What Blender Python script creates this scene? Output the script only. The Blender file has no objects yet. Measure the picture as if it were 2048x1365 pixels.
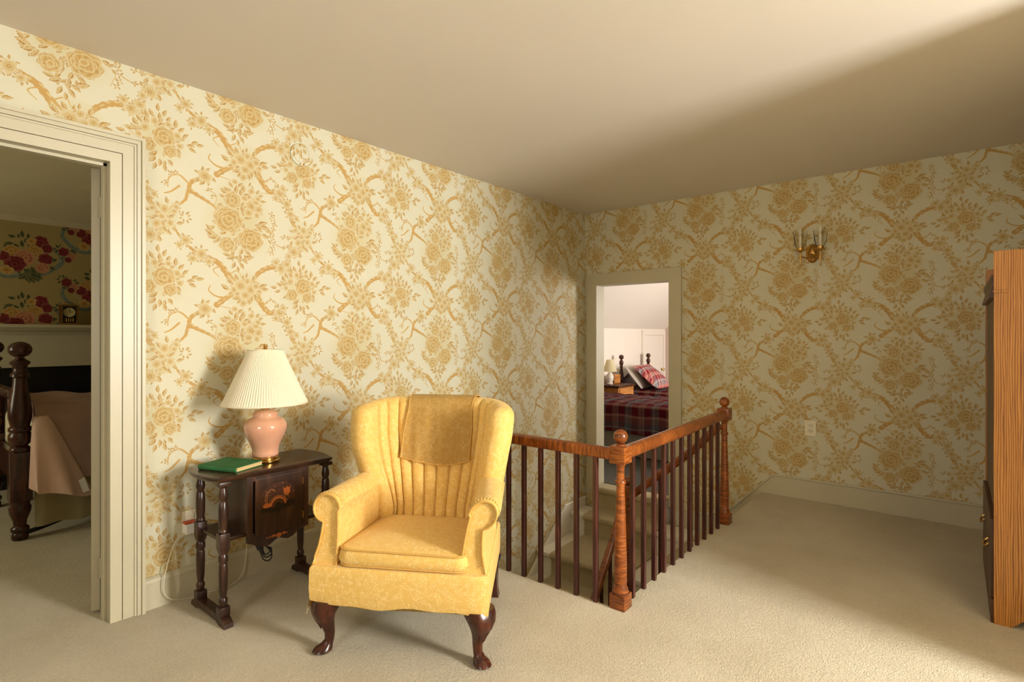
import bpy, bmesh, math, random
import numpy as np
from mathutils import Vector, Matrix
from math import sin, cos, pi, radians, sqrt

random.seed(4)
scene = bpy.context.scene
COL = scene.collection

# ------------------------------------------------------------------ camera, light, exposure
YAW = math.atan2(0.6340, 0.7733)
cam_d = bpy.data.cameras.new('camera')
cam = bpy.data.objects.new('camera', cam_d); COL.objects.link(cam)
cam.location = (0, 0, 1.23)
cam.rotation_euler = (pi/2, 0, YAW - pi/2)
cam_d.sensor_width = 36.0
cam_d.lens = 1083/2048*36
cam_d.shift_y = -10.5/2048
cam_d.clip_start = 0.02
scene.camera = cam

scene.view_settings.view_transform = 'Standard'
scene.view_settings.look = 'None'
scene.view_settings.gamma = 1.0
scene.view_settings.exposure = 0.0
scene.view_settings.use_curve_mapping = False

world = bpy.data.worlds.new('daylight'); scene.world = world
world.use_nodes = True
world.node_tree.nodes['Background'].inputs[0].default_value = (1.0, 0.97, 0.90, 1)
world.node_tree.nodes['Background'].inputs[1].default_value = 0.35

def window_light(name, loc, direction, sx, sy, power, col):
    d = bpy.data.lights.new(name, 'AREA'); d.shape = 'RECTANGLE'
    d.size = sx; d.size_y = sy; d.energy = power; d.color = col
    o = bpy.data.objects.new(name, d); COL.objects.link(o); o.location = loc
    o.rotation_euler = Vector(direction).to_track_quat('-Z', 'Y').to_euler()
    return o
window_light('daylight_alcove_window', (2.08, -2.80, 1.55), (0, 1, -0.12), 0.64, 1.25, 278, (1.0, 0.99, 0.97))
window_light('fill_behind_camera', (-1.45, 0.9, 1.45), (1, 0, 0), 0.95, 1.20, 32, (1.0, 0.98, 0.94))  # added soft fill from behind the camera, no window known there
window_light('daylight_left_bedroom_window', (-1.75, 4.6, 1.35), (1, 0, 0), 0.8, 1.1, 19, (1.0, 0.97, 0.72))
window_light('daylight_right_bedroom_window', (7.2, 0.06, 1.30), (0, 1, -.15), 1.1, 1.2, 130, (1.0, 0.95, 0.90))

# ------------------------------------------------------------------ helpers
def srgb(r, g, b):
    f = lambda c: (c/255/12.92) if c/255 <= 0.04045 else ((c/255+0.055)/1.055)**2.4
    return (f(r), f(g), f(b), 1.0)

class NT:
    def __init__(s, name, rough=0.5, metal=0.0, spec=None):
        s.m = bpy.data.materials.new(name); s.m.use_nodes = True
        s.t = s.m.node_tree; s.b = s.t.nodes['Principled BSDF']
        s.b.inputs['Roughness'].default_value = rough
        s.b.inputs['Metallic'].default_value = metal
        if spec is not None: s.b.inputs['Specular IOR Level'].default_value = spec
    def n(s, typ, **kw):
        o = s.t.nodes.new(typ)
        for k, v in kw.items(): setattr(o, k, v)
        return o
    def l(s, a, b): s.t.links.new(a, b)
    def obj(s, scale=(1, 1, 1), rot=(0, 0, 0), loc=(0, 0, 0)):
        tc = s.n('ShaderNodeTexCoord'); mp = s.n('ShaderNodeMapping')
        mp.inputs['Scale'].default_value = scale; mp.inputs['Rotation'].default_value = rot
        mp.inputs['Location'].default_value = loc
        s.l(tc.outputs['Object'], mp.inputs['Vector']); return mp.outputs['Vector']
    def noise(s, vec, scale, detail=3, rough=0.55, dist=0.0):
        o = s.n('ShaderNodeTexNoise'); o.inputs['Scale'].default_value = scale
        o.inputs['Detail'].default_value = detail; o.inputs['Roughness'].default_value = rough
        o.inputs['Distortion'].default_value = dist
        s.l(vec, o.inputs['Vector']); return o.outputs['Fac']
    def ramp(s, fac, stops, interp='LINEAR'):
        o = s.n('ShaderNodeValToRGB'); o.color_ramp.interpolation = interp
        e = o.color_ramp.elements
        while len(e) < len(stops): e.new(0.5)
        for i, (p, c) in enumerate(stops): e[i].position = p; e[i].color = c
        s.l(fac, o.inputs['Fac']); return o.outputs['Color']
    def bump(s, h, strength, dist=0.002):
        o = s.n('ShaderNodeBump'); o.inputs['Strength'].default_value = strength
        o.inputs['Distance'].default_value = dist
        s.l(h, o.inputs['Height']); s.l(o.outputs['Normal'], s.b.inputs['Normal'])
    def math(s, op, a, b=None):
        o = s.n('ShaderNodeMath', operation=op)
        for i, v in enumerate((a, b)):
            if v is None: continue
            if isinstance(v, (int, float)): o.inputs[i].default_value = v
            else: s.l(v, o.inputs[i])
        return o.outputs[0]
    def color(s, c):
        if isinstance(c, tuple): s.b.inputs['Base Color'].default_value = c
        else: s.l(c, s.b.inputs['Base Color'])
        return s.m

def paint(name, c, rough=0.5, var=0.06, scale=3.0, bump=0.05):
    m = NT(name, rough); v = m.obj()
    f = m.noise(v, scale, 4)
    lo = tuple(x*(1-var) for x in c[:3])+(1,); hi = tuple(min(1, x*(1+var)) for x in c[:3])+(1,)
    if bump: m.bump(m.noise(v, 60, 3), bump, 0.001)
    return m.color(m.ramp(f, [(0.3, lo), (0.7, hi)]))

def wood(name, dark, mid, light, stretch=(18, 18, 1.2), scale=1.0, rough=0.35, bump=0.05):
    m = NT(name, rough); v = m.obj(stretch)
    f = m.noise(v, 2.2*scale, 6, 0.6, 0.6)
    if bump: m.bump(f, bump, 0.001)
    return m.color(m.ramp(f, [(0.28, dark), (0.5, mid), (0.72, light)]))

def curly(name, stretch, dark=srgb(70, 33, 11), mid=srgb(128, 66, 24), light=srgb(168, 96, 40)):
    m = NT(name, 0.28); v = m.obj(stretch)
    f = m.noise(v, 1.0, 3, 0.6, 0.5)
    v2 = m.obj((5, 5, 5)); f2 = m.noise(v2, 1.5, 3)
    g = m.math('ADD', m.math('MULTIPLY', f, 0.72), m.math('MULTIPLY', f2, 0.28))
    return m.color(m.ramp(g, [(0.34, dark), (0.5, mid), (0.64, light)]))

def obj(name, bm, mat=None, parent=None, smooth=None, loc=None, angle=40):
    bmesh.ops.recalc_face_normals(bm, faces=bm.faces[:])
    me = bpy.data.meshes.new(name)
    if smooth:
        for f in bm.faces: f.smooth = True
        for e in bm.edges:
            if len(e.link_faces) == 2 and e.calc_face_angle(0) > radians(angle): e.smooth = False
    bm.to_mesh(me); bm.free()
    o = bpy.data.objects.new(name, me); COL.objects.link(o)
    if mat is not None:
        for m in (mat if isinstance(mat, (list, tuple)) else [mat]): me.materials.append(m)
    if parent is not None: o.parent = parent
    if loc is not None: o.location = loc
    return o
def tag(o, label, cat, group=None):
    o['label'] = label; o['category'] = cat
    if group: o['group'] = group
    return o
def thing(name, label, cat, loc=(0, 0, 0), rz=0.0, group=None):
    o = bpy.data.objects.new(name, None); COL.objects.link(o)
    o.empty_display_size = 0.1; o.location = loc; o.rotation_euler = (0, 0, rz)
    return tag(o, label, cat, group)
def struct(name, bm, mat, parent=None, smooth=None):
    o = obj(name, bm, mat, parent, smooth)
    if parent is None: o['kind'] = 'structure'
    return o
def BM(): return bmesh.new()
def bx(bm, x0, x1, y0, y1, z0, z1, bevel=0.0, seg=2):
    vs = [bm.verts.new(p) for p in ((x0, y0, z0), (x1, y0, z0), (x1, y1, z0), (x0, y1, z0),
                                    (x0, y0, z1), (x1, y0, z1), (x1, y1, z1), (x0, y1, z1))]
    fs = [bm.faces.new([vs[i] for i in q]) for q in ((3, 2, 1, 0), (4, 5, 6, 7), (0, 1, 5, 4), (1, 2, 6, 5), (2, 3, 7, 6), (3, 0, 4, 7))]
    if bevel:
        es = list({e for f in fs for e in f.edges})
        bmesh.ops.bevel(bm, geom=es, offset=bevel, segments=seg, profile=0.6, affect='EDGES')
    return vs
def loft(bm, rings, closed=True, cap0=True, cap1=True, mi=0):
    R = [[bm.verts.new(p) for p in r] for r in rings]
    n = len(R[0])
    for a, b in zip(R, R[1:]):
        for i in range(n if closed else n-1):
            j = (i+1) % n
            try: bm.faces.new((a[i], a[j], b[j], b[i])).material_index = mi
            except ValueError: pass
    if cap0: bm.faces.new(R[0][::-1]).material_index = mi
    if cap1: bm.faces.new(R[-1]).material_index = mi
    return R
def lathe(bm, prof, cx=0, cy=0, seg=24, square=None):
    """prof: (radius, z) rows"""
    rings = []
    for r, z in prof:
        r = max(r, 1e-4)
        rings.append([(cx+r*cos(2*pi*i/seg), cy+r*sin(2*pi*i/seg), z) for i in range(seg)])
    loft(bm, rings)
def frames(pts, closed=False):
    P = [Vector(p) for p in pts]; n = len(P); out = []
    up = None
    for i in range(n):
        if closed: t = P[(i+1) % n]-P[i-1]
        else: t = P[min(i+1, n-1)]-P[max(i-1, 0)]
        t.normalize()
        if up is None:
            up = Vector((0, 0, 1)) if abs(t.z) < 0.9 else Vector((1, 0, 0))
        u = up - t*up.dot(t)
        if u.length < 1e-5: u = t.orthogonal()
        u.normalize(); s = t.cross(u); up = u
        out.append((P[i], s, u))
    return out
def tube(bm, pts, r, seg=8, closed=False, ry=None):
    """round (or oval / list radius) tube along a path"""
    fr = frames(pts, closed); rings = []
    for k, (p, s, u) in enumerate(fr):
        rr = r[k] if isinstance(r, (list, tuple)) else r
        rv = rr if ry is None else ry
        rings.append([tuple(p + s*rr*cos(2*pi*i/seg) + u*rv*sin(2*pi*i/seg)) for i in range(seg)])
    if closed: rings.append(rings[0])
    loft(bm, rings, cap0=not closed, cap1=not closed)
def sweep(bm, pts, prof):
    """sweep a closed (side, up) profile along a path"""
    rings = [[tuple(p + s*a + u*b) for a, b in prof] for p, s, u in frames(pts)]
    loft(bm, rings)
def prism(bm, poly, axis, a, b):
    """extrude a 2D polygon; axis 'x': poly=(y,z), 'y': poly=(x,z), 'z': poly=(x,y)"""
    f = {'x': lambda p, k: (k, p[0], p[1]), 'y': lambda p, k: (p[0], k, p[1]), 'z': lambda p, k: (p[0], p[1], k)}[axis]
    loft(bm, [[f(p, a) for p in poly], [f(p, b) for p in poly]])
def rrect(x0, x1, y0, y1, r, z, n=6):
    pts = []
    for cx, cy, a0 in ((x1-r, y1-r, 0), (x0+r, y1-r, 90), (x0+r, y0+r, 180), (x1-r, y0+r, 270)):
        for i in range(n+1):
            a = radians(a0+90*i/n); pts.append((cx+r*cos(a), cy+r*sin(a), z))
    return pts
def bez(pts, n=10):
    """Catmull-Rom through points"""
    P = [Vector(p) for p in pts]; P = [2*P[0]-P[1]]+P+[2*P[-1]-P[-2]]; out = []
    for i in range(1, len(P)-2):
        for k in range(n):
            t = k/n; a, b, c, d = P[i-1:i+3]
            out.append(0.5*((2*b)+(c-a)*t+(2*a-5*b+4*c-d)*t*t+(3*b-a-3*c+d)*t**3))
    out.append(P[-2]); return [tuple(v) for v in out]
def lerp(a, b, t): return a+(b-a)*t
def interp(x, xs, ys): return float(np.interp(x, xs, ys))

# ------------------------------------------------------------------ printed papers: a repeat drawn by code
class Print:
    """a small drawing surface that wraps at its edges (one repeat of the paper); units are tile fractions of the width"""
    def __init__(s, w, h, base):
        s.w, s.h = w, h; s.base = np.array(base, np.float32); s.c = np.ones((h, w, 3), np.float32)*s.base; s.rng = random.Random(11)
    def win(s, cx, cy, r):
        R = int(r*s.w)+3; px, py = cx*s.w, cy*s.w
        xs = np.arange(int(px)-R, int(px)+R+1); ys = np.arange(int(py)-R, int(py)+R+1)
        X, Y = np.meshgrid(xs, ys)
        return X % s.w, Y % s.h, (X-px)/s.w, (Y-py)/s.w
    def put(s, ix, iy, mask, col):
        m = np.clip(mask, 0, 1)[..., None]
        s.c[iy, ix] = s.c[iy, ix]*(1-m)+np.asarray(col, np.float32)*m
    def leaf(s, cx, cy, L, W, ang, ca, cb, cv):
        ix, iy, x, y = s.win(cx, cy, L*0.65)
        bend = s.rng.uniform(-.25, .25)
        u = (x*cos(ang)+y*sin(ang))/L*2; v = (-x*sin(ang)+y*cos(ang))/W*2+bend*(u*u-.4)
        half = np.clip(1-np.abs(u)**1.7, 0, 1)*(1-0.25*u)*(1+0.12*np.sin(u*17+cx*90))
        aa = W*s.w/2.4
        halo = np.clip((half-np.abs(v))*aa+1.7, 0, 1)*(np.abs(u) < 1.08)
        s.put(ix, iy, halo*.8, s.base)
        m = np.clip((half-np.abs(v))*aa, 0, 1)*(np.abs(u) < 1)
        t = np.clip(.5+v*.9+.25*np.sin(u*9-v*5), 0, 1)[..., None]
        s.put(ix, iy, m, np.asarray(ca)*t+np.asarray(cv)*(1-t)*.5+np.asarray(cb)*(1-t)*.5)
        s.put(ix, iy, m*np.clip((0.22-np.abs(v-.1))*aa, 0, 1)*(np.abs(u) < 0.75)*.8, cv)
        s.put(ix, iy, m*np.clip(1-np.abs(half-np.abs(v)-.18)*aa*.8, 0, 1)*(v > -.4)*.75, ca)
    def flower(s, cx, cy, r, ca, cb, cv, rot=0.0, n=5):
        ix, iy, x, y = s.win(cx, cy, r*1.2)
        d = np.hypot(x, y)/r; a = np.arctan2(y, x)+rot; d = d*(1+.07*np.sin(2*a+rot*3))
        pet = np.abs(np.cos(n*a/2)); edge = 0.68+0.32*pet**0.7
        k = r*s.w
        s.put(ix, iy, np.clip((edge-d)*k/1.5+1.4, 0, 1)*.85, s.base)
        m = np.clip((edge-d)*k/1.5, 0, 1); t = np.clip(d/edge, 0, 1)[..., None]
        s.put(ix, iy, m, np.asarray(cb)*(1-t)+np.asarray(cv)*t)
        s.put(ix, iy, m*np.clip(1-np.abs(edge-d-.05)*k/1.4, 0, 1)*.85*(.5+.5*np.sin(a*1.0+rot*5)), ca)
        s.put(ix, iy, m*np.clip((0.13-pet)*6, 0, 1)*(d > 0.28)*.9, ca)
        s.put(ix, iy, m*np.clip((np.sin(n*3*a)-.6)*2, 0, 1)*(d > .25)*(d < .62)*.6, ca)
        s.put(ix, iy, np.clip((0.25-d)*k/2, 0, 1), ca); s.put(ix, iy, np.clip((0.14-d)*k/2, 0, 1), cv)
    def rose(s, cx, cy, r, ca, cb, cv, rot=0.0, sq=1.0, rings=4):
        ix, iy, x, y = s.win(cx, cy, r*1.25)
        y = y/sq; k = r*s.w
        d0 = np.hypot(x, y)/r; a0 = np.arctan2(y, x)
        shape = 0.93+0.05*np.cos(6*a0+rot*4)+.03*np.sin(9*a0+rot)
        s.put(ix, iy, np.clip((shape-d0)*k/2+1.3, 0, 1)*.85, s.base)
        m = np.clip((shape-d0)*k/2, 0, 1)
        s.put(ix, iy, m, np.asarray(cb)*.6+np.asarray(cv)*.4)
        st = .86/rings
        for q in range(rings):
            ph = q*1.7+rot*2.3; ox, oy = .10*r*cos(ph*1.9)*(q > 0), .10*r*sin(ph*1.9)*(q > 0)
            d = np.hypot(x-ox, y-oy)/r; a = np.arctan2(y-oy, x-ox)
            R1 = 0.99-q*st; n = [6, 5, 5, 4, 3][q]
            sc = np.abs(np.sin(n*a/2+ph+.5*np.sin(a+ph)))
            e = R1*(0.82+0.18*sc**.8)*(1+.05*np.sin(3*a+ph))
            if q == 0: e = np.minimum(e+.03, shape)
            inside = np.clip((e-d)*k/1.6, 0, 1)*m
            depth = np.clip((e-d)/st, 0, 1)
            c = np.asarray(cv)*(1-depth[..., None])+np.asarray(cb)*depth[..., None]
            s.put(ix, iy, inside, c)
            s.put(ix, iy, inside*np.clip((depth-.62)*2.2, 0, 1)*(.35+.35*np.sin(a*7+ph*5+d*9)), ca)
            s.put(ix, iy, np.clip(1-np.abs(e-d)*k/(1.5 if q else 1.9), 0, 1)*m*(.45+.5*np.clip(.5+np.sin(a-2.2+ph*.3), 0, 1)), ca)
            s.put(ix, iy, np.clip((0.13-sc)*7, 0, 1)*inside*(d > e-st)*.75, ca)
    def stroke(s, pts, w0, w1, col, col2=None, rough=0.25):
        P = bez([(p[0], p[1], 0) for p in pts], 16 if max(w0, w1) > .012 else 44); n = len(P)
        for i, p in enumerate(P):
            t = i/(n-1); w = lerp(w0, w1, t)*(1+rough*sin(i*1.9)+rough*0.6*sin(i*0.83+1))
            ix, iy, x, y = s.win(p[0], p[1], w)
            d = np.hypot(x, y)
            s.put(ix, iy, np.clip((w/2-d)*s.w/1.3+0.3, 0, 1), col)
        if col2 is not None:
            for i, p in enumerate(P):
                t = i/(n-1); w = lerp(w0, w1, t)*0.36; sg = 1 if sin(i*.21+pts[0][0]*9) > 0 else -1
                ix, iy, x, y = s.win(p[0]-w*0.7*sg, p[1]+w*0.7, w)
                s.put(ix, iy, np.clip((w/2-np.hypot(x, y))*s.w/1.3, 0, 1)*(0.5+0.5*sin(i*0.7)), col2)
    def spray(s, cx, cy, r, n, a0, a1, L, ca, cb, cv):
        for i in range(n):
            a = lerp(a0, a1, (i+0.5)/n)+s.rng.uniform(-.15, .15); q = r*s.rng.uniform(.72, 1.12)
            l = L*s.rng.uniform(.7, 1.1)
            s.leaf(cx+q*cos(a), cy+q*sin(a), l, l*s.rng.uniform(.42, .56), a+s.rng.uniform(-.6, .6), ca, cb, cv)
    def image(s, name):
        img = bpy.data.images.new(name, s.w, s.h)
        px = np.ones((s.h, s.w, 4), np.float32); px[..., :3] = np.clip(s.c/255.0, 0, 1)
        img.pixels.foreach_set(px.ravel()); img.update(); img.pack()
        return img

def gold_paper():
    TW, TH = 0.685, 0.642
    q = TH/TW
    p = Print(600, 562, (207, 202, 176))
    D, Mi, Lt, G = (168, 128, 62), (190, 163, 106), (203, 189, 148), (180, 148, 88)
    y = lambda v: v*q
    wash = lambda cx, cy, r: p.put(*(lambda w: (w[0], w[1], 0.85*np.clip(1.25-np.hypot(w[2], w[3])/r, 0, 1)))(p.win(cx, cy, r*1.2)), (197, 186, 140))
    BR, BH = (186, 149, 86), (203, 184, 136)
    B = lambda pts, a=0.034, b=0.016: p.stroke([(u, y(v)) for u, v in pts], a, b, BR, BH)
    T = lambda pts, a=0.008, b=0.004: p.stroke([(u, y(v)) for u, v in pts], a, b, (192, 154, 86))
    L = lambda u, v, l, a: p.leaf(u, y(v), l, l*.48, a, D, Mi, Lt)
    F = lambda u, v, r, n=5: p.flower(u, y(v), r, D, Mi, Lt, u*11+v*5, n)
    # branches of the trellis, from the flower knot at (0, .5)
    B([(-.06, .53), (-.12, .60), (-.18, .68), (-.26, .72)], .040, .030); B([(-.26, .72), (-.36, .77), (-.44, .86), (-.50, .97)], .022, .013)
    B([(.05, .55), (.10, .63), (.18, .685), (.26, .70)], .026, .034); B([(.26, .70), (.34, .78), (.40, .88), (.455, .97)], .020, .013)
    B([(-.06, .46), (-.13, .42), (-.20, .36)], .022, .034); T([(-.13, .42), (-.2, .43), (-.25, .47), (-.24, .51)], .012, .005)
    B([(-.27, .32), (-.36, .27), (-.385, .19), (-.40, .13)], .028, .016); B([(-.37, .20), (-.29, .16), (-.22, .12), (-.19, .08)], .026, .010)
    B([(.09, .45), (.13, .38), (.18, .32), (.24, .31)], .040, .026); B([(.24, .31), (.32, .21), (.38, .10), (.455, -.02)], .018, .016)
    B([(.455, -.02), (.40, .05), (.37, .10)], .016, .022); B([(.455, -.02), (.52, .06), (.55, .10)], .014, .018)
    T([(-.40, .13), (-.45, .07), (-.53, -.02)], .016, .012)
    T([(.14, .38), (.20, .42), (.24, .40), (.23, .35)]); T([(-.12, .6), (-.05, .64), (-.02, .58)]); T([(-.16, .67), (-.22, .63), (-.18, .58)])
    T([(-.37, .24), (-.44, .30), (-.50, .27), (-.51, .20)], .011, .006); T([(-.44, .22), (-.49, .17), (-.53, .15)], .012, .006)
    T([(.455, 0), (.35, -.045), (.30, -.04)]); T([(.23, .12), (.22, .02), (.21, -.08), (.17, -.2)], .005, .004); T([(.21, -.1), (.28, -.13), (.36, -.12)], .007, .004)
    T([(-.19, .08), (-.14, .06), (-.16, .1)]); T([(-.21, .11), (-.2, .2), (-.25, .23)], .005, .004); T([(.2, .3), (.1, .28), (.06, .22)], .005, .003)
    T([(-.2, .36), (-.1, .34), (-.06, .33)], .006, .003); T([(.24, .56), (.30, .52), (.35, .52)], .005, .003)
    # knot of flowers on the crossing
    wash(0, y(.5), .13)
    p.spray(0, y(.5), .105, 16, 0, 2*pi, .062, D, Mi, Lt); p.spray(0, y(.5), .06, 8, .4, 6.6, .055, D, G, Lt)
    for u, v, r in ((-.03, .52, .050), (.045, .495, .046), (.005, .448, .040), (.085, .525, .032), (-.078, .488, .030), (.02, .56, .028), (-.01, .385, .032), (.11, .485, .024)): F(u, v, r)
    for u, v, l, a in ((.14, .53, .075, .5), (.155, .505, .06, .1), (-.14, .505, .07, 2.6), (-.10, .555, .06, 2.2), (-.045, .40, .05, -2), (.03, .395, .05, -1.2)): L(u, v, l, a)
    # flowers along the branches
    for u, v, r in ((-.30, .74, .042), (-.355, .70, .030), (-.40, .83, .036), (-.25, .69, .026), (-.44, .79, .024), (.28, .69, .044), (.33, .73, .034), (.24, .735, .028), (.35, .68, .024), (.385, .84, .048), (.345, .80, .026), (.43, .90, .03), (-.275, .33, .050), (.275, .32, .046), (.33, .24, .038), (.30, .36, .026), (.24, .27, .026), (-.55, .89, .028), (.36, .16, .036), (.41, .13, .024), (-.50, .93, .03), (-.46, .06, .028)):
        p.spray(u, y(v), r*1.15, 7, u*20, u*20+5.6, r*1.05, D, G, Lt); F(u, v, r)
    # leafy crossing
    wash(.455, y(-.02), .11)
    for i in range(24):
        a = i*2.4; r = .024+.0062*(i % 16)
        p.leaf(.455+r*1.1*cos(a), y(-.02)+r*1.3*sin(a), .052, .026, a+.5, D, Mi, Lt)
    for u, v, r in ((.47, .035, .034), (.425, -.075, .033), (.505, -.06, .028), (.40, .03, .024), (.455, -.02, .026), (.53, .03, .022)): F(u, v, r)
    p.spray(.60, y(0.0), .032, 8, 0, 6.28, .034, D, G, Lt)
    # hanging vine and loose sprigs
    for v in (.13, .09, .05, .01, -.03, -.07, -.11, -.15, -.19): p.spray(.215+.01*sin(v*40), y(v), .017, 4, v*40, v*40+6.28, .028, D, G, Lt)
    for u, v in ((-.5, .3), (-.46, .31), (-.53, .23), (-.245, .23), (-.22, .19), (-.13, .08), (.06, .23), (.09, .29), (.3, -.13), (.35, -.12), (.3, -.04), (.34, -.045)): p.spray(u, y(v), .015, 4, u*30, u*30+5, .027, D, G, Lt)
    for u, v in ((.22, .41), (.235, .37), (.2, .43), (.17, .40)): L(u, v, .028, u*9)
    # small bouquet
    u0, v0 = .443, .53
    wash(u0, y(v0), .15)
    p.spray(u0, y(v0), .150, 20, 0, 2*pi, .062, D, Mi, Lt); p.spray(u0, y(v0), .105, 14, 0.3, 6.5, .06, D, G, Lt)
    for du, dv, a in ((.19, .0, 0.1), (.215, .03, .5), (.25, .02, .2), (.2, -.03, -.4), (-.17, .03, 2.8), (-.19, -.03, 3.5), (-.22, .0, 3.1), (0, .16, 1.6), (-.05, .17, 2.1), (.03, .19, 1.2), (-.01, .22, 1.6), (0, -.17, -1.6), (.03, -.2, -1.3), (-.03, -.2, -1.9), (.13, .10, .8), (-.12, .11, 2.3)): L(u0+du, v0+dv, .056, a)
    p.rose(u0+.025, y(v0+.02), .075, D, Mi, Lt, .4); p.rose(u0-.068, y(v0-.055), .052, D, Mi, Lt, 1.4, rings=3); p.rose(u0+.06, y(v0-.075), .046, D, Mi, Lt, 2.2, rings=3)
    for du, dv, r in ((-.085, .055, .032), (-.03, .115, .028), (.105, .05, .028), (.12, -.02, .024), (-.12, .0, .024), (.05, .115, .024)): F(u0+du, v0+dv, r)
    # large bouquet
    wash(-.04, y(0), .22); wash(-.04, y(.18), .15)
    p.spray(-.04, y(-.03), .195, 22, 0, 2*pi, .070, D, Mi, Lt); p.spray(-.04, y(-.03), .15, 14, 0.2, 6.4, .062, D, G, Lt); p.spray(-.03, y(.15), .135, 16, -.4, pi+.6, .062, D, G, Lt)
    for u, v, l, a in ((-.24, -.085, .085, 2.8), (-.22, -.115, .075, 3.5), (-.25, -.05, .06, 2.4), (-.19, -.13, .06, 4.0), (.135, .04, .085, .4), (.15, .01, .075, -.1), (.11, -.01, .06, -.7), (-.04, -.27, .07, -1.4), (.03, -.25, .085, .3), (.0, -.28, .06, -.6), (-.10, -.26, .07, 3.6), (-.13, -.24, .06, 3.0), (-.02, -.32, .06, -1.0), (-.08, -.32, .06, -2.0), (-.05, -.35, .05, -1.5), (.18, -.06, .04, .7), (.19, -.1, .04, -.9), (.2, -.03, .035, 1.2),
                     (-.06, .28, .07, 1.5), (-.03, .32, .055, .8), (-.1, .31, .05, 2.3), (-.13, .27, .05, 2.8), (.06, .31, .05, 1.8), (.04, .34, .04, 1.2), (.12, .26, .05, .6), (.14, .22, .05, .2), (.1, .29, .045, 1.1), (-.16, .21, .05, 2.9)):
        L(u, v, l, a)
    p.spray(-.03, y(-.06), .055, 8, 0, 6.28, .06, D, G, Lt); p.spray(-.03, y(-.2), .07, 10, 0, 6.28, .06, D, G, Lt); p.spray(-.02, y(.09), .05, 7, 0, 6.28, .055, D, G, Lt)
    for u, v, r in ((.05, .165, .054), (.105, .15, .036), (.03, .11, .036), (.085, .205, .030), (.05, .285, .028), (.10, .235, .026), (-.07, .335, .025), (-.20, .06, .026), (.0, .22, .028), (.09, .10, .026)): F(u, v, r, 6)
    p.rose(-.085, y(.19), .062, D, Mi, Lt, .8, 1.1, 3)
    p.rose(-.115, y(.03), .108, D, Mi, Lt, .2, .95, 5); p.rose(.045, y(-.105), .100, D, Mi, Lt, 1.9, .92, 5); p.rose(-.125, y(-.165), .062, D, Mi, Lt, 2.7, 1.0, 3)
    return p.image('gold floral paper repeat'), TW, TH

def rose_paper():
    TW, TH = 1.0, 0.5
    p = Print(620, 310, (182, 163, 112))
    for ox, oy in ((0, 0), (.5, .25)):
        RB2, RB3 = (122, 136, 128), (156, 164, 150)
        p.stroke([(ox-.22, oy-.12), (ox-.14, oy-.16), (ox-.06, oy-.15), (ox+.02, oy-.13), (ox+.1, oy-.12), (ox+.21, oy-.03), (ox+.20, oy+.06), (ox+.1, oy+.12)], .030, .034, RB2, RB3, .12)
        p.stroke([(ox-.22, oy-.12), (ox-.28, oy-.04), (ox-.25, oy+.04), (ox-.16, oy+.03)], .028, .024, RB2, RB3, .12)
        GA, GB, GV = (46, 60, 40), (74, 86, 56), (110, 116, 78)
        p.spray(ox, oy, .15, 24, 0, 6.28, .062, GA, GB, GV); p.spray(ox-.03, oy+.10, .09, 14, 0, 6.28, .055, GA, GB, GV)
        p.spray(ox+.02, oy-.14, .05, 12, 0, 6.28, .065, GA, GB, GV)
        YA, YB, YV = (140, 96, 36), (194, 148, 76), (222, 186, 120)
        WA, WB, WV = (72, 18, 26), (122, 34, 42), (170, 78, 76)
        PA, PB, PV = (150, 76, 64), (200, 132, 98), (228, 180, 140)
        p.rose(ox+.08, oy+.13, .056, WA, WB, WV, .3, 1.2, 3); p.rose(ox+.12, oy+.09, .04, WA, WB, WV, 1.3, 1, 3); p.rose(ox+.04, oy+.06, .058, YA, YB, YV, 1, .9, 3); p.rose(ox-.10, oy+.04, .062, YA, YB, YV, 2, .9, 3)
        p.rose(ox-.02, oy+.0, .074, PA, PB, PV, .6, .9, 4); p.rose(ox-.08, oy-.055, .072, WA, WB, WV, 1.7, .95, 4); p.rose(ox+.11, oy+.0, .05, WA, WB, WV, 2.6, 1, 3)
        p.rose(ox+.09, oy-.075, .052, PA, PB, PV, .1, .9, 3); p.rose(ox-.15, oy-.0, .042, WA, WB, WV, .5, 1, 3); p.flower(ox-.13, oy-.11, .042, YA, YB, YV, 1); p.flower(ox+.02, oy+.14, .034, YA, YB, YV, 2)
        p.spray(ox+.0, oy-.13, .04, 8, 3.4, 6.0, .06, GA, GB, GV)
    for ox, oy in ((.25, .06), (.75, .31), (.27, .30), (.77, .05)):
        GA, GB, GV = (50, 64, 42), (78, 90, 58), (112, 118, 80)
        p.spray(ox, oy, .05, 12, 0, 6.28, .045, GA, GB, GV); p.spray(ox-.05, oy+.04, .03, 7, 0, 6.28, .035, GA, GB, GV)
        p.rose(ox-.02, oy+.015, .040, (72, 18, 26), (122, 34, 42), (170, 78, 76), .5, 1, 3); p.rose(ox+.035, oy-.02, .032, (150, 76, 64), (200, 132, 98), (228, 180, 140), .5, 1, 3); p.rose(ox+.01, oy-.05, .026, (72, 18, 26), (122, 34, 42), (170, 78, 76), 1.5, 1, 3)
    p.c *= np.array((.92, .9, .86), np.float32)
    return p.image('rose and ribbon paper repeat'), TW, TH

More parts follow.
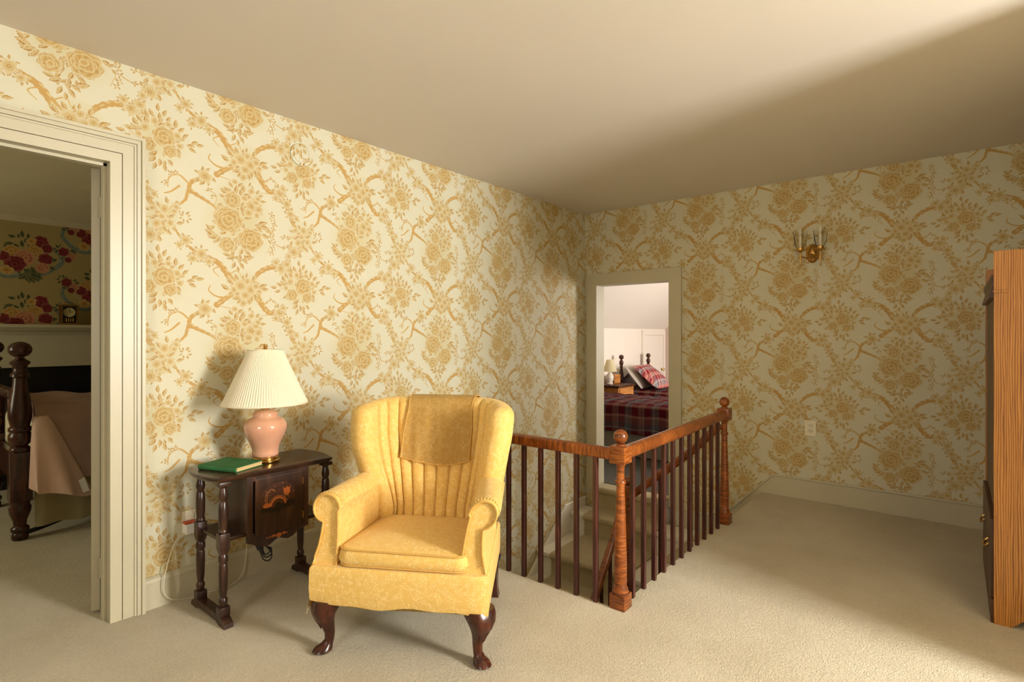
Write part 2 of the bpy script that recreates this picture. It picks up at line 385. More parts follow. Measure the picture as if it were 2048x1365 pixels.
def paper_mat(name, im, ux, uo, vo, rough=0.62):
    img, TW, TH = im
    m = NT(name, rough, spec=0.25)
    tc = m.n('ShaderNodeTexCoord'); sp = m.n('ShaderNodeSeparateXYZ'); m.l(tc.outputs['Object'], sp.inputs[0])
    sgn = -1.0 if ux.startswith('-') else 1.0
    u = m.math('MULTIPLY', m.math('SUBTRACT', sp.outputs[ux[-1]], uo), sgn/TW)
    v = m.math('DIVIDE', m.math('SUBTRACT', sp.outputs['Z'], vo), TH)
    cb = m.n('ShaderNodeCombineXYZ'); m.l(u, cb.inputs[0]); m.l(v, cb.inputs[1])
    t = m.n('ShaderNodeTexImage'); t.image = img; t.extension = 'REPEAT'; m.l(cb.outputs[0], t.inputs['Vector'])
    f = m.noise(m.obj(), 0.9, 3)
    tone = m.ramp(f, [(0.3, (0.95, 0.94, 0.92, 1)), (0.7, (1, 1, 1, 1))])
    mx = m.n('ShaderNodeMix', data_type='RGBA', blend_type='MULTIPLY'); mx.inputs[0].default_value = 1.0
    m.l(t.outputs['Color'], mx.inputs[6]); m.l(tone, mx.inputs[7])
    return m.color(mx.outputs[2])

# ------------------------------------------------------------------ materials
GOLD = gold_paper()
M_paper_left = paper_mat('gold floral wallpaper on the long wall', GOLD, 'X', 1.243+.03, 1.79)
M_paper_right = paper_mat('gold floral wallpaper on the end wall', GOLD, '-Y', .955, .994)
M_rosepaper = paper_mat('rose and ribbon wallpaper', rose_paper(), 'X', .42, 1.62)
M_trim = paint('cream gloss trim paint', srgb(192, 183, 154), 0.38, 0.03)
M_trim_white = paint('white stair paint', srgb(234, 228, 212), 0.45, 0.03)
M_ceil = paint('ceiling paint', srgb(218, 209, 196), 0.8, 0.02, 0.8, 0.08)
M_white = paint('white bedroom plaster', srgb(232, 222, 208), 0.8, 0.02, 0.8, 0.08)
M_tan = paint('tan bedroom plaster', srgb(218, 206, 170), 0.8, 0.03)

def carpet(name, lo, hi):
    m = NT(name, 0.95, spec=0.1); v = m.obj()
    f1 = m.noise(v, 170, 3, 0.75); f2 = m.noise(v, 2.2, 4, 0.6); f3 = m.noise(v, 75, 3, .65)
    g = m.math('ADD', m.math('ADD', m.math('MULTIPLY', f1, 0.45), m.math('MULTIPLY', f2, 0.35)), m.math('MULTIPLY', f3, 0.2))
    h = m.math('ADD', m.math('MULTIPLY', f1, 1.0), m.math('MULTIPLY', f3, 0.8))
    m.bump(h, 1.0, 0.012)
    m.b.inputs['Sheen Weight'].default_value = 0.25
    return m.color(m.ramp(g, [(0.32, lo), (0.66, hi)]))
M_carpet = carpet('beige cut pile carpet', srgb(200, 183, 146), srgb(240, 227, 198))
M_runner = carpet('beige stair runner carpet', srgb(196, 176, 132), srgb(228, 212, 172))
M_greenfloor = paint('dark painted floor boards', srgb(70, 68, 58), 0.5, 0.1)

M_newel = curly('curly maple post', (14, 14, 120))
M_rail_y = curly('curly maple rail', (14, 120, 14))
M_rail_x = curly('curly maple long rail', (120, 14, 14))
M_baluster = wood('dark red stained baluster wood', srgb(44, 18, 14), srgb(66, 30, 24), srgb(92, 48, 38), (20, 20, 2), 1, 0.4)
M_walnut = wood('dark walnut', srgb(30, 17, 10), srgb(52, 30, 18), srgb(78, 48, 30), (16, 16, 2), 1, 0.3)
M_walnut_h = wood('dark walnut shelf', srgb(30, 17, 10), srgb(52, 31, 19), srgb(78, 49, 31), (2, 16, 16), 1, 0.24)
M_mahog = wood('dark mahogany', srgb(34, 14, 8), srgb(62, 28, 16), srgb(92, 46, 26), (16, 16, 2), 1, 0.25)
M_oakdark = wood('dark aged oak', srgb(46, 26, 12), srgb(74, 42, 20), srgb(100, 60, 30), (14, 14, 1.4), 1, 0.4)
M_pine = wood('honey pine', srgb(150, 92, 40), srgb(188, 124, 62), srgb(210, 148, 84), (2, 14, 14), 1, 0.4)
def oak():
    m = NT('golden oak', 0.42); v = m.obj((12, 26, 1.5))
    w = m.n('ShaderNodeTexWave', wave_type='BANDS', bands_direction='Y'); m.l(v, w.inputs['Vector'])
    w.inputs['Scale'].default_value = 1.6; w.inputs['Distortion'].default_value = 9.0; w.inputs['Detail'].default_value = 3.0
    w.inputs['Detail Scale'].default_value = 0.9
    f = m.noise(m.obj((70, 70, 3)), 1.0, 4)
    g = m.math('ADD', m.math('MULTIPLY', w.outputs['Fac'], 0.55), m.math('MULTIPLY', f, 0.45))
    m.bump(g, 0.08, 0.001)
    return m.color(m.ramp(g, [(0.2, srgb(120, 72, 24)), (0.42, srgb(164, 106, 42)), (0.8, srgb(188, 130, 60))]))
M_oak = oak()
M_brass = NT('polished brass', 0.22, 1.0).color(srgb(196, 158, 84))
M_brass_old = NT('aged brass', 0.3, 1.0).color(srgb(196, 156, 90))
M_black = NT('black rubber', 0.5).color(srgb(18, 17, 16))
M_blackstone = NT('black slate', 0.35).color(srgb(16, 16, 15))
M_plastic = NT('white plastic', 0.4).color(srgb(240, 236, 226))
M_almond = NT('almond plastic', 0.4).color(srgb(228, 218, 188))
M_orange = NT('orange plastic', 0.5).color(srgb(196, 78, 40))

def brocade():
    m = NT('gold damask upholstery', 0.72, spec=0.3); v = m.obj()
    warp = m.n('ShaderNodeTexNoise'); warp.inputs['Scale'].default_value = 34; m.l(v, warp.inputs['Vector'])
    mx = m.n('ShaderNodeMix', data_type='VECTOR'); mx.inputs[0].default_value = 0.035
    m.l(v, mx.inputs[4]); m.l(warp.outputs['Color'], mx.inputs[5])
    vo = m.n('ShaderNodeTexVoronoi', feature='DISTANCE_TO_EDGE'); vo.inputs['Scale'].default_value = 120; m.l(mx.outputs[1], vo.inputs['Vector'])
    big = m.noise(v, 48, 2)
    line = m.math('SUBTRACT', 1.0, m.math('MINIMUM', m.math('MULTIPLY', vo.outputs['Distance'], 9.0), 1.0))
    line = m.math('MULTIPLY', line, m.math('MINIMUM', m.math('MULTIPLY', m.math('MAXIMUM', m.math('SUBTRACT', big, 0.42), 0.0), 8.0), 1.0))
    fine = m.noise(m.obj((1, 1, 1)), 420, 2)
    g = m.math('ADD', m.math('MULTIPLY', line, 0.6), m.math('MULTIPLY', fine, 0.4))
    m.bump(g, 0.35, 0.002)
    m.b.inputs['Sheen Weight'].default_value = 0.25; m.b.inputs['Sheen Tint'].default_value = (1, .9, .6, 1)
    return m.color(m.ramp(g, [(0.12, srgb(220, 176, 90)), (0.34, srgb(228, 188, 104)), (0.8, srgb(242, 215, 150))]))
M_damask = brocade()
M_piping = paint('gold piping', srgb(206, 160, 78), 0.7, 0.05, 40)
M_lining = paint('pale torn lining', srgb(226, 214, 180), 0.9, 0.1, 60)
M_dust = NT('black dust cover', 0.9).color(srgb(24, 20, 16))

# ------------------------------------------------------------------ the hall shell
XR, YL, HC = 4.557, 2.811, 2.416          # end wall, long wall, ceiling
WX, WY = 2.185, 1.185                     # stairwell corner
bm = BM()
bx(bm, -1.3, WX, -2.7, YL+.12, -.22, 0); bx(bm, WX, XR, -2.7, WY, -.22, 0)
struct('floor', bm, M_carpet)
bm = BM(); bx(bm, -1.45, XR+.12, -2.85, YL+.12, HC, HC+.12); struct('ceiling', bm, M_ceil)
bm = BM()
bx(bm, -1.3, -.10, YL, YL+.12, 0, HC); bx(bm, -.10, .72, YL, YL+.12, 1.995, HC); bx(bm, .72, 2.185, YL, YL+.12, 0, HC); bx(bm, 2.185, XR, YL, YL+.12, -2.4, HC)
struct('wall_left', bm, M_paper_left)
bm = BM()
bx(bm, XR, XR+.12, -.65, 1.93, -2.4, HC); bx(bm, XR, XR+.12, 1.93, 2.69, 1.73, HC); bx(bm, XR, XR+.12, 1.93, 2.69, -2.4, -.425); bx(bm, XR, XR+.12, 2.69, YL+.12, -2.4, HC)
struct('wall_right', bm, M_paper_right)
bm = BM(); bx(bm, 2.53, XR+.12, -.77, -.65, 0, HC); bx(bm, 2.53, 2.65, -2.7, -.77, 0, HC)
struct('wall_near', bm, M_paper_left)
bm = BM(); bx(bm, -1.3, .78, -.77, -.65, 0, HC); bx(bm, .66, .78, -2.7, -.77, 0, HC); struct('wall_near_left', bm, M_paper_left)
bm = BM(); bx(bm, .66, 1.73, -2.82, -2.70, 0, HC); bx(bm, 2.43, 2.65, -2.82, -2.70, 0, HC); bx(bm, 1.73, 2.43, -2.82, -2.70, 0, .90); bx(bm, 1.73, 2.43, -2.82, -2.70, 2.20, HC)
struct('wall_alcove', bm, M_paper_left)
bm = BM(); bx(bm, -1.42, -1.30, -.77, .42, 0, HC); bx(bm, -1.42, -1.30, 1.38, YL+.12, 0, HC); bx(bm, -1.42, -1.30, .42, 1.38, 0, .85); bx(bm, -1.42, -1.30, .42, 1.38, 2.05, HC)
struct('wall_back', bm, M_paper_right)  # opening in this unseen wall is added for the fill light
for i, (ax, c0, c1, z0, z1, p) in enumerate((('x', 1.73, 2.43, .90, 2.20, -2.74), ('y', .42, 1.38, .85, 2.05, -1.36))):
    bm = BM()
    def bar(a0, a1, z0_, z1_):
        if ax == 'x': bx(bm, a0, a1, p-.02, p+.02, z0_, z1_)
        else: bx(bm, p-.02, p+.02, a0, a1, z0_, z1_)
    bar(c0, c0+.04, z0, z1); bar(c1-.04, c1, z0, z1); bar(c0, c1, z0, z0+.05); bar(c0, c1, z1-.04, z1); bar(c0, c1, (z0+z1)/2-.02, (z0+z1)/2+.02)
    struct('window_%d' % (i+1), bm, M_trim)  # alcove frame first; the second is an added window around the fill
bm = BM(); bx(bm, WX-.02, WX, WY, YL, -2.4, -.001); bx(bm, WX, XR, WY-.02, WY, -2.4, -.22); struct('trim_1', bm, M_trim_white)     # sides of the stairwell
bm = BM(); bx(bm, WX-.1, XR+.1, WY-.1, YL+.12, -2.5, -2.4); struct('floor_lower_hall', bm, M_carpet)

def skirting(bm, y, z1, x0, x1):          # moulded board on the long wall
    bx(bm, x0, x1, y-.018, y, 0, z1-.022); prism(bm, [(y, z1-.022), (y-.022, z1-.022), (y-.020, z1-.008), (y-.008, z1), (y, z1)], 'x', x0, x1)
bm = BM(); skirting(bm, YL, .142, .826, WX); struct('baseboard_left', bm, M_trim)
bm = BM(); bx(bm, -1.3, -.22, YL-.018, YL, 0, .14); struct('baseboard_left_end', bm, M_trim)
bm = BM()                                  # end wall: level, then raking down with the steps
poly = [(-.65, 0), (-.65, .155), (1.10, .155), (1.50, -.265), (1.826, -.265), (1.826, -.62), (1.62, -.62), (1.19, -.22), (1.19, 0)]
prism(bm, poly, 'x', XR-.018, XR-.0005)
tube(bm, [(XR-.018, -.65, .150), (XR-.018, 1.10, .150), (XR-.018, 1.50, -.270), (XR-.018, 1.826, -.270)], .008, 8)
struct('baseboard_right', bm, M_trim)
bm = BM(); bx(bm, 2.53, XR, -.65, -.632, 0, .15); struct('baseboard_near', bm, M_trim)
bm = BM()                                  # raking skirt on the long wall beside the stairs
poly = [(XR-.02, -.335), (4.19, -.335), (2.3, -1.93), (2.3, -2.4), (3.2, -2.4), (4.29, -.9), (XR-.02, -.9)]
prism(bm, poly, 'y', YL-.018, YL-.0005)
tube(bm, [(XR-.02, YL-.018, -.340), (4.19, YL-.018, -.340), (2.3, YL-.018, -1.935)], .008, 8)
struct('baseboard_stairs', bm, M_trim_white)

# door to the left bedroom: moulded casing, jamb, open leaf
def casing(bm, x0, x1, z1, a, b, y0, y1, floor=0):
    bx(bm, x0-b, x0-a, y0, y1, floor, z1+b); bx(bm, x1+a, x1+b, y0, y1, floor, z1+b); bx(bm, x0-a, x1+a, y0, y1, z1+a, z1+b)
bm = BM()
X0, X1, Z1 = -.08, .70, 1.975
casing(bm, X0, X1, Z1, 0, .042, YL-.020, YL+.001); casing(bm, X0, X1, Z1, .0445, .086, YL-.023, YL+.001)
casing(bm, X0, X1, Z1, .086, .094, YL-.029, YL+.001); casing(bm, X0, X1, Z1, .096, .112, YL-.031, YL+.001); casing(bm, X0, X1, Z1, .112, .125, YL-.041, YL+.001)
casing(bm, X0, X1, Z1, 0, .018, YL+.0005, YL+.119)
bx(bm, X1-.012, X1, YL+.03, YL+.07, 0, Z1); bx(bm, X0, X0+.012, YL+.03, YL+.07, 0, Z1); bx(bm, X0, X1, YL+.03, YL+.07, Z1-.012, Z1)
struct('trim_2', bm, M_trim)
leaf = bpy.data.objects.new('door_1', None); COL.objects.link(leaf); leaf['kind'] = 'structure'
leaf.location = (.700, YL+.127, 0); leaf.rotation_euler = (0, 0, radians(64))
bm = BM(); bx(bm, 0, .76, 0, .033, .012, 1.972, .002); obj('door_panel', bm, M_trim, leaf)
for z in (.20, 1.80):
    bm = BM(); bx(bm, -.0015, .0005, .008, .030, z-.045, z+.045)
    for k in (-.032, 0, .032): bx(bm, -.003, .0, .014, .018, z+k-.002, z+k+.002); bx(bm, -.003, .0, .022, .026, z+k+.010, z+k+.014)
    tube(bm, [(-.004, .0, z-.045), (-.004, .0, z+.045)], .005, 8)
    obj('hinge', bm, M_trim, leaf)

# door to the right bedroom: plain flat casing
bm = BM()
def casing_r(bm, y0, y1, z1, a, b, x0, x1, floor):
    bx(bm, x0, x1, y0-b, y0-a, floor, z1+b); bx(bm, x0, x1, y1+a, y1+b, floor, z1+b); bx(bm, x0, x1, y0-a, y1+a, z1+a, z1+b)
casing_r(bm, 1.946, 2.671, 1.712, 0, .112, XR-.022, XR+.001, -.27)
casing_r(bm, 1.946, 2.671, 1.712, 0, .016, XR+.001, XR+.125, -.23)
struct('trim_3', bm, M_trim)

# ------------------------------------------------------------------ stairs
st = thing('staircase', 'carpeted stairs in the floor well, white painted edges, climbing to the far doorway', 'staircase', (0, 0, 0))
def step(x0, x1, y0, y1, z, zb, nose, run):
    """a white step; nose: '-x' or '+y' edge; run: carpet extent (lo, hi)"""
    bm = BM()
    bx(bm, x0, x1, y0, y1, zb, z-.03); 
    if nose == '-x': bx(bm, x0-.022, x1, y0, y1, z-.03, z, .004)
    else: bx(bm, x0, x1, y0, y1+.022, z-.03, z, .004)
    s = obj('step', bm, M_trim_white, st)
    bm = BM()
    T = .016
    if nose == '-x':
        prof = [(x1, z), (x1, z+T), (x0-.018, z+T)] + [(x0-.020-.022*sin(a), z-.012+.028*cos(a)) for a in np.linspace(0.1, pi*.95, 9)] + [(x0-T, z-.05), (x0-T, zb+.016), (x0, zb+.016), (x0, z-.03), (x0-.022, z-.03), (x0-.022, z)]
        prism(bm, prof, 'y', run[0], run[1])
    else:
        prof = [(y0, z), (y0, z+T), (y1+.018, z+T)] + [(y1+.020+.022*sin(a), z-.012+.028*cos(a)) for a in np.linspace(0.1, pi*.95, 9)] + [(y1+T, z-.05), (y1+T, zb+.016), (y1, zb+.016), (y1, z-.03), (y1+.022, z-.03), (y1+.022, z)]
        prism(bm, prof, 'x', run[0], run[1])
    obj('carpet', bm, M_runner, st, True)
R = (1.95, 2.645)
step(XR-.03, XR+.10, 1.963, 2.654, -.225, -.42, '-x', (1.966, 2.651))
step(4.29, XR-.03, 1.62, YL-.019, -.42, -.615, '-x', R)
step(3.767, 4.29, 1.66, YL-.019, -.615, -.81, '-x', R)
z = -.81; x = 3.767
for k in range(7):
    step(x-.245, x, 1.90, YL-.019, z, z-.195, '-x', R); x -= .245; z -= .195
step(3.66, XR-.019, WY, 1.40, -.205, -.41, '+y', (3.72, 4.47)); step(3.66, XR-.019, 1.40, 1.62, -.41, -.615, '+y', (3.72, 4.47))
bm = BM(); bx(bm, 3.66, 4.29, 1.62, 1.66, -.81, -.615); obj('step', bm, M_trim_white, st)

# ------------------------------------------------------------------ banister round the well
bn = thing('banister', 'curly maple banister with ball topped posts and dark square balusters around the stairwell', 'banister', (0, 0, 0))
def newel(x, y, z0, top=0.0, label=None):
    p_bm = BM()
    bx(p_bm, x-.037, x+.037, y-.037, y+.037, z0, z0+.066, .002)
    h = .655-.066 + top
    zb = z0+.066
    lathe(p_bm, [(.036, zb), (.037, zb+.008), (.033, zb+.016), (.034, zb+.022), (.027, zb+.034), (.028, zb+.06), (.0285, zb+.14), (.0255, zb+.26), (.0215, zb+.38), (.0185, zb+h-.115), (.0185, zb+h-.096),
                 (.024, zb+h-.092), (.025, zb+h-.086), (.023, zb+h-.080), (.0175, zb+h-.074), (.0175, zb+h-.02), (.023, zb+h-.006), (.026, zb+h)], x, y, 28)
    zk = zb+h
    bx(p_bm, x-.038, x+.038, y-.038, y+.038, zk, zk+.078, .003)
    lathe(p_bm, [(.024, zk+.078), (.022, zk+.083), (.012, zk+.090)], x, y, 24)
    o = obj('newel_post', p_bm, M_newel, bn, True)
    bm = BM(); r = .0325; zc = zk+.086+r
    lathe(bm, [(r*sin(a), zc-r*cos(a)) for a in np.linspace(0.12, pi, 20)], x, y, 28); obj('ball_finial', bm, M_newel, o, True)
NX, NY, FX = 2.209, 1.175, 3.632
newel(NX, NY, 0); newel(FX, NY, 0, .022); newel(3.60, 1.857, -.615, .01)
def rail_prof(w, h): return [(w*.5*cos(a)*(1 if abs(cos(a)) > .0 else 1), h*.5*math.copysign(abs(sin(a))**.75, sin(a))) for a in np.linspace(0, 2*pi, 21)[:-1]]
def boxy(w, h): return [(w*.5*math.copysign(abs(cos(a))**.45, cos(a)), h*.5*math.copysign(abs(sin(a))**.5, sin(a))) for a in np.linspace(0, 2*pi, 25)[:-1]]
bm = BM(); sweep(bm, [(WX+.008, NY+.036, .694), (WX+.008, 2.0, .694), (WX+.008, YL, .694)], boxy(.052, .054)); obj('handrail', bm, M_rail_y, bn, True)
bm = BM(); sweep(bm, [(NX+.036, NY, .694), (2.9, NY, .702), (FX-.036, NY, .714)], rail_prof(.062, .064)); obj('handrail', bm, M_rail_x, bn, True)
bm = BM(); sweep(bm, bez([(FX, NY+.03, .64), (FX, 1.40, .44), (FX, 1.66, .215), (FX, 1.82, .075)], 8), rail_prof(.05, .056)); obj('handrail', bm, M_rail_y, bn, True)
bm = BM(); sweep(bm, bez([(3.575, 1.857, .03), (3.50, 1.857, -.02), (3.44, 1.857, -.11), (3.388, 1.857, -.19), (3.168, 1.857, -.469), (2.9, 1.857, -.81), (2.3, 1.857, -1.57)], 6), rail_prof(.05, .056)); obj('handrail', bm, M_rail_x, bn, True)
def baluster(x, y, z0, z1, w=.0105):
    bm = BM(); bx(bm, x-w, x+w, y-w, y+w, z0, z1, .0015, 1); obj('baluster', bm, M_baluster, bn)
for y in (1.288, 1.393, 1.498, 1.603, 1.708, 1.810, 1.915, 2.02, 2.125, 2.23, 2.335, 2.44, 2.545, 2.65, 2.75): baluster(WX-.004, y, 0, .672)
for k in range(11): baluster(2.325+k*.1175, NY, 0, .672+.0016*k)
baluster(FX, 1.40, -.40, .43); baluster(FX, 1.62, -.61, .24)
for x, zt in ((3.46, -.10), (3.34, -.26), (3.22, -.41), (3.10, -.57), (2.98, -.72), (2.86, -.87)): baluster(x, 1.857, zt-.75, zt, .0105)

# ------------------------------------------------------------------ wing armchair
CH = thing('wing_armchair', 'gold damask wing armchair with channelled back and carved cabriole legs', 'armchair', (1.286, 1.625, 0), radians(-58.97))
CXo = .012
def backc(a, z):
    W = interp(z, [.2, .45, .62, .78, .95], [.222, .232, .278, .310, .322])
    yb = .515+.19*(z-.37)
    Dw = interp(z, [.2, .50, .62, .72, .95], [.03, .08, .15, .19, .18])
    s = abs(a)
    x = W*math.copysign(1-(1-s)**1.25 if s < 1 else 1, a)*1.0
    return Vector((CXo+x, yb-Dw*s**4.2, 0))
def backn(a, z):
    e = 1e-3
    t = backc(min(1, a+e), z)-backc(max(-1, a-e), z); t.normalize()
    return Vector((-t.y, t.x, 0))*1.0          # points to the rear (+y)
NCH = 12
# arc-length table at mid height
tab = [(a, backc(a, .75)) for a in np.linspace(-1, 1, 400)]
acc = [0.0]
for (a0, p0), (a1, p1) in zip(tab, tab[1:]): acc.append(acc[-1]+(p1-p0).length)
def a_of(s): return float(np.interp(s*acc[-1], acc, [t[0] for t in tab]))
S = np.linspace(0, 1, NCH*10+1)
HW = .048
def ztop(a): return .934-.022*abs(a)**6
rings = []
lv = [(z, 1.0, 1.0) for z in np.linspace(.23, .885, 22)]
for ph in np.linspace(10, 86, 9): lv.append((None, sin(radians(ph)), cos(radians(ph))))
for zz, sn, cs in lv:
    ring = []
    def zof(a):
        if zz is not None: return zz*(ztop(a)-.045)/.897 if zz > .6 else zz
        return ztop(a)-.045+.045*sn
    hw = HW*cs
    for s in S:
        a = a_of(s); z = zof(a); c = backc(a, z); n = backn(a, z)
        crease = (1-abs(sin(pi*NCH*s))**.42)*.019*cs*(1 if .02 < s < .98 else 0)
        ring.append(tuple(c+n*(-hw+crease)+Vector((0, 0, z))))
    a = 1.0
    for ph in np.linspace(20, 160, 8):
        z = zof(a); c = backc(a, z); n = backn(a, z); t = Vector((n.y, -n.x, 0))
        ring.append(tuple(c+n*(-hw*cos(radians(ph)))+t*hw*sin(radians(ph))*.9+Vector((0, 0, z))))
    for s in np.linspace(1, 0, 41):
        a = a_of(s); z = zof(a); c = backc(a, z); n = backn(a, z); ring.append(tuple(c+n*hw*1.35+Vector((0, 0, z))))
    a = -1.0
    for ph in np.linspace(160, 20, 8):
        z = zof(a); c = backc(a, z); n = backn(a, z); t = Vector((n.y, -n.x, 0))
        ring.append(tuple(c+n*(-hw*cos(radians(ph)))-t*hw*sin(radians(ph))*.9+Vector((0, 0, z))))
    rings.append(ring)
bm = BM(); loft(bm, rings); obj('backrest', bm, M_damask, CH, True, angle=75)
# loose head cloth laid over the top of the back
bm = BM(); NU, NV = 34, 26
prev = None; edge_l, edge_r, edge_b = [], [], []
def cloth_pt(u, v):
    a = lerp(lerp(-.60, .56, u), lerp(-.40, .47, u), min(v/.72, 1)**.8)
    wav = .004*sin(u*19)+.002*sin(u*41+v*9)
    if v < .72:
        z = lerp(.650+.010*cos(u*5.2)-.012*sin(u*pi), ztop(a)-.045, v/.72); off = -HW-.012+wav*(1-v/.72*.5); k = 0
    else:
        k = (v-.72)/.28; ph = pi*k*.95
        z = ztop(a)-.045+(.045+.010)*sin(ph); off = -(HW*1.05+.010)*cos(ph)
        if k > .99: z -= .03
    c = backc(a, z); n = backn(a, z)
    return tuple(c+n*off+Vector((0, 0, z)))
grid = [[cloth_pt(i/NU, j/NV) for i in range(NU+1)] for j in range(NV+1)]
loft(bm, grid, closed=False, cap0=False, cap1=False)
g = bmesh.ops.solidify(bm, geom=bm.faces[:], thickness=.004)
hc = obj('head_cloth', bm, M_damask, CH, True)
hem = [grid[j][0] for j in range(NV, -1, -1)]+grid[0][1:]+[grid[j][NU] for j in range(1, NV+1)]
bm = BM(); tube(bm, hem, .0024, 6); obj('hem', bm, M_piping, hc, True)
# seat frame and apron
bm = BM(); rings = []
for z, i in ((.206, .004), (.212, 0), (.26, -.003), (.31, -.002), (.338, 0), (.347, .008)):
    ring = []
    for k in range(56):
        t = k/56
        if t < .30: u = t/.30; p = (lerp(-.338, .358, u), -.006*sin(pi*u))
        elif t < .5: u = (t-.30)/.2; p = (lerp(.358, .300, u), lerp(0, .60, u))
        elif t < .80: u = (t-.5)/.3; p = (lerp(.300, -.280, u), .60)
        else: u = (t-.8)/.2; p = (lerp(-.280, -.338, u), lerp(.60, 0, u))
        x, y = p; x += (.01-x)*i*2; y += (.3-y)*i*2
        zz = z
        if z < .215 and y < .05: zz = z+.006*sin(x*14)+.004*sin(x*31)
        ring.append((x, y, zz))
    rings.append(ring)
loft(bm, rings); obj('seat_apron', bm, M_damask, CH, True, angle=50)
bm = BM(); bx(bm, -.29, .31, .03, .57, .190, .2055); obj('dust_cover', bm, M_dust, CH)
bm = BM()   # loose torn strip hanging at the left corner
strip = [[(-.338-.006*sin(j*.9)-.020*j/7-(.010 if i == 1 else 0), .004+.030*i+.004*j, .345-.022*j-(.006*i)) for i in range(4)] for j in range(9)]
loft(bm, strip, closed=False, cap0=False, cap1=False); bmesh.ops.solidify(bm, geom=bm.faces[:], thickness=.004)
tf = obj('torn_fabric', bm, M_damask, CH, True)
bm = BM(); 
for k in range(16):
    q = k/15; p = Vector((-.362-.004*sin(k*3), .035+.09*q*.9, .170)); tube(bm, [tuple(p), tuple(p+Vector((random.uniform(-.006, .006), random.uniform(-.006, .006), -.018-.008*random.random())))], .003, 5)
obj('frayed_lining', bm, M_lining, tf, True)
# seat cushion
bm = BM(); rings = []
CU = (-.236, .278, .012, .50)
for z, i, cr in ((.348, .012, 0), (.356, .0, 0), (.375, -.006, 0), (.398, -.003, 0), (.409, .004, 0), (.414, .014, 0), (.421, .05, 0), (.428, .10, 0), (.432, .16, 0), (.434, .22, 0)):
    r = []
    for x, y, zz in rrect(CU[0]+i, CU[1]-i, CU[2]+i, CU[3]-i, max(.05-i*.2, .004), z, 8):
        y2 = y-.008*sin(pi*(x-CU[0])/(CU[1]-CU[0])) if y < .25 else y
        r.append((x, y2, zz-.02*max(0, (y-.2))/.3*(1 if z > .36 else .3)+(.003*sin(x*23+y*9) if z > .4 else .002*sin(x*31))))
    rings.append(r)
loft(bm, rings); cu = obj('seat_cushion', bm, M_damask, CH, True, angle=60)
bm = BM(); tube(bm, [(x, y-(.008*sin(pi*(x-CU[0])/(CU[1]-CU[0])) if y < .25 else 0)-.001, zz-.02*max(0, (y-.2))/.3+.003*sin(x*23+y*9)) for x, y, zz in rrect(CU[0]+.002, CU[1]-.002, CU[2]+.002, CU[3]-.002, .046, .4115, 8)], .0036, 7, True); obj('piping', bm, M_piping, cu, True)
bm = BM(); tube(bm, [(x, y-(.008*sin(pi*(x-CU[0])/(CU[1]-CU[0])) if y < .25 else 0)-.001, zz) for x, y, zz in rrect(CU[0]+.002, CU[1]-.002, CU[2]+.002, CU[3]-.002, .046, .353, 8)], .0032, 7, True); obj('piping', bm, M_piping, cu, True)
# arms
def arm_section():
    p = [(.242, .335), (.238, .39), (.236, .45), (.237, .51), (.240, .555)]
    for a in np.linspace(180, -75, 16): p.append((.290+.057*cos(radians(a)), .563+.054*sin(radians(a))))
    p += [(.302, .508), (.306, .47), (.316, .42), (.334, .37), (.346, .335)]
    return p
SEC = arm_section()
cxs = sum(p[0] for p in SEC)/len(SEC); czs = .47
for sgn in (-1, 1):
    bm = BM(); rings = []
    for y, ins in ((.028, .10), (.020, .045), (.024, .012), (.036, 0), (.10, 0), (.18, 0), (.26, 0), (.34, 0), (.42, 0), (.50, 0)):
        ring = []
        for sx, sz in SEC:
            k = (sz-.335)/.30
            x = sx; zz = sz
            # narrow foot in front, body widening behind
            x = cxs+(x-cxs)*(1-ins)+(.05*max(0, k) if sgn > 0 else 0); zz = czs+(zz-czs)*(1-ins*.35)
            back = max(0, (y-.10)/.40)
            x -= (.012+(.05 if sgn > 0 else 0))*back*max(0, k)
            if k > .75: x -= .01*back
            if sx > .25 and k < .62: x -= .045*max(0, (y-.05)/.45)
            yy = y + .025*k**1.3*(1-back) if k > 0 else y
            ring.append((.003+sgn*x, yy, zz))
        rings.append(ring)
    loft(bm, rings)
    ar = obj('arm', bm, M_damask, CH, True, angle=55)
    path = [p for p in SEC[1:-1]]
    bm = BM(); tube(bm, [(.003+sgn*(cxs+(x-cxs)*.93+(.05*max(0, (z-.335)/.30) if sgn > 0 else 0)), .0185+.025*max(0, (z-.335)/.30)**1.3, czs+(z-czs)*.965) for x, z in path], .0036, 7); obj('piping', bm, M_piping, ar, True)
    bm = BM()       # gathered worn pleats round the scroll
    for a in np.linspace(165, 0, 15):
        x = .290+.058*cos(radians(a)); z = .563+.055*sin(radians(a)); k = (z-.335)/.30; x += .05*k if sgn > 0 else 0
        y0 = .030+.025*k**1.3
        tube(bm, [(.003+sgn*x, y0, z), (.003+sgn*(x-.001), y0+.014, z+.0005), (.003+sgn*(x-.003), y0+.030, z-.003)], [.0035, .003, .0008], 6)
    obj('gathers', bm, M_damask, ar, True)
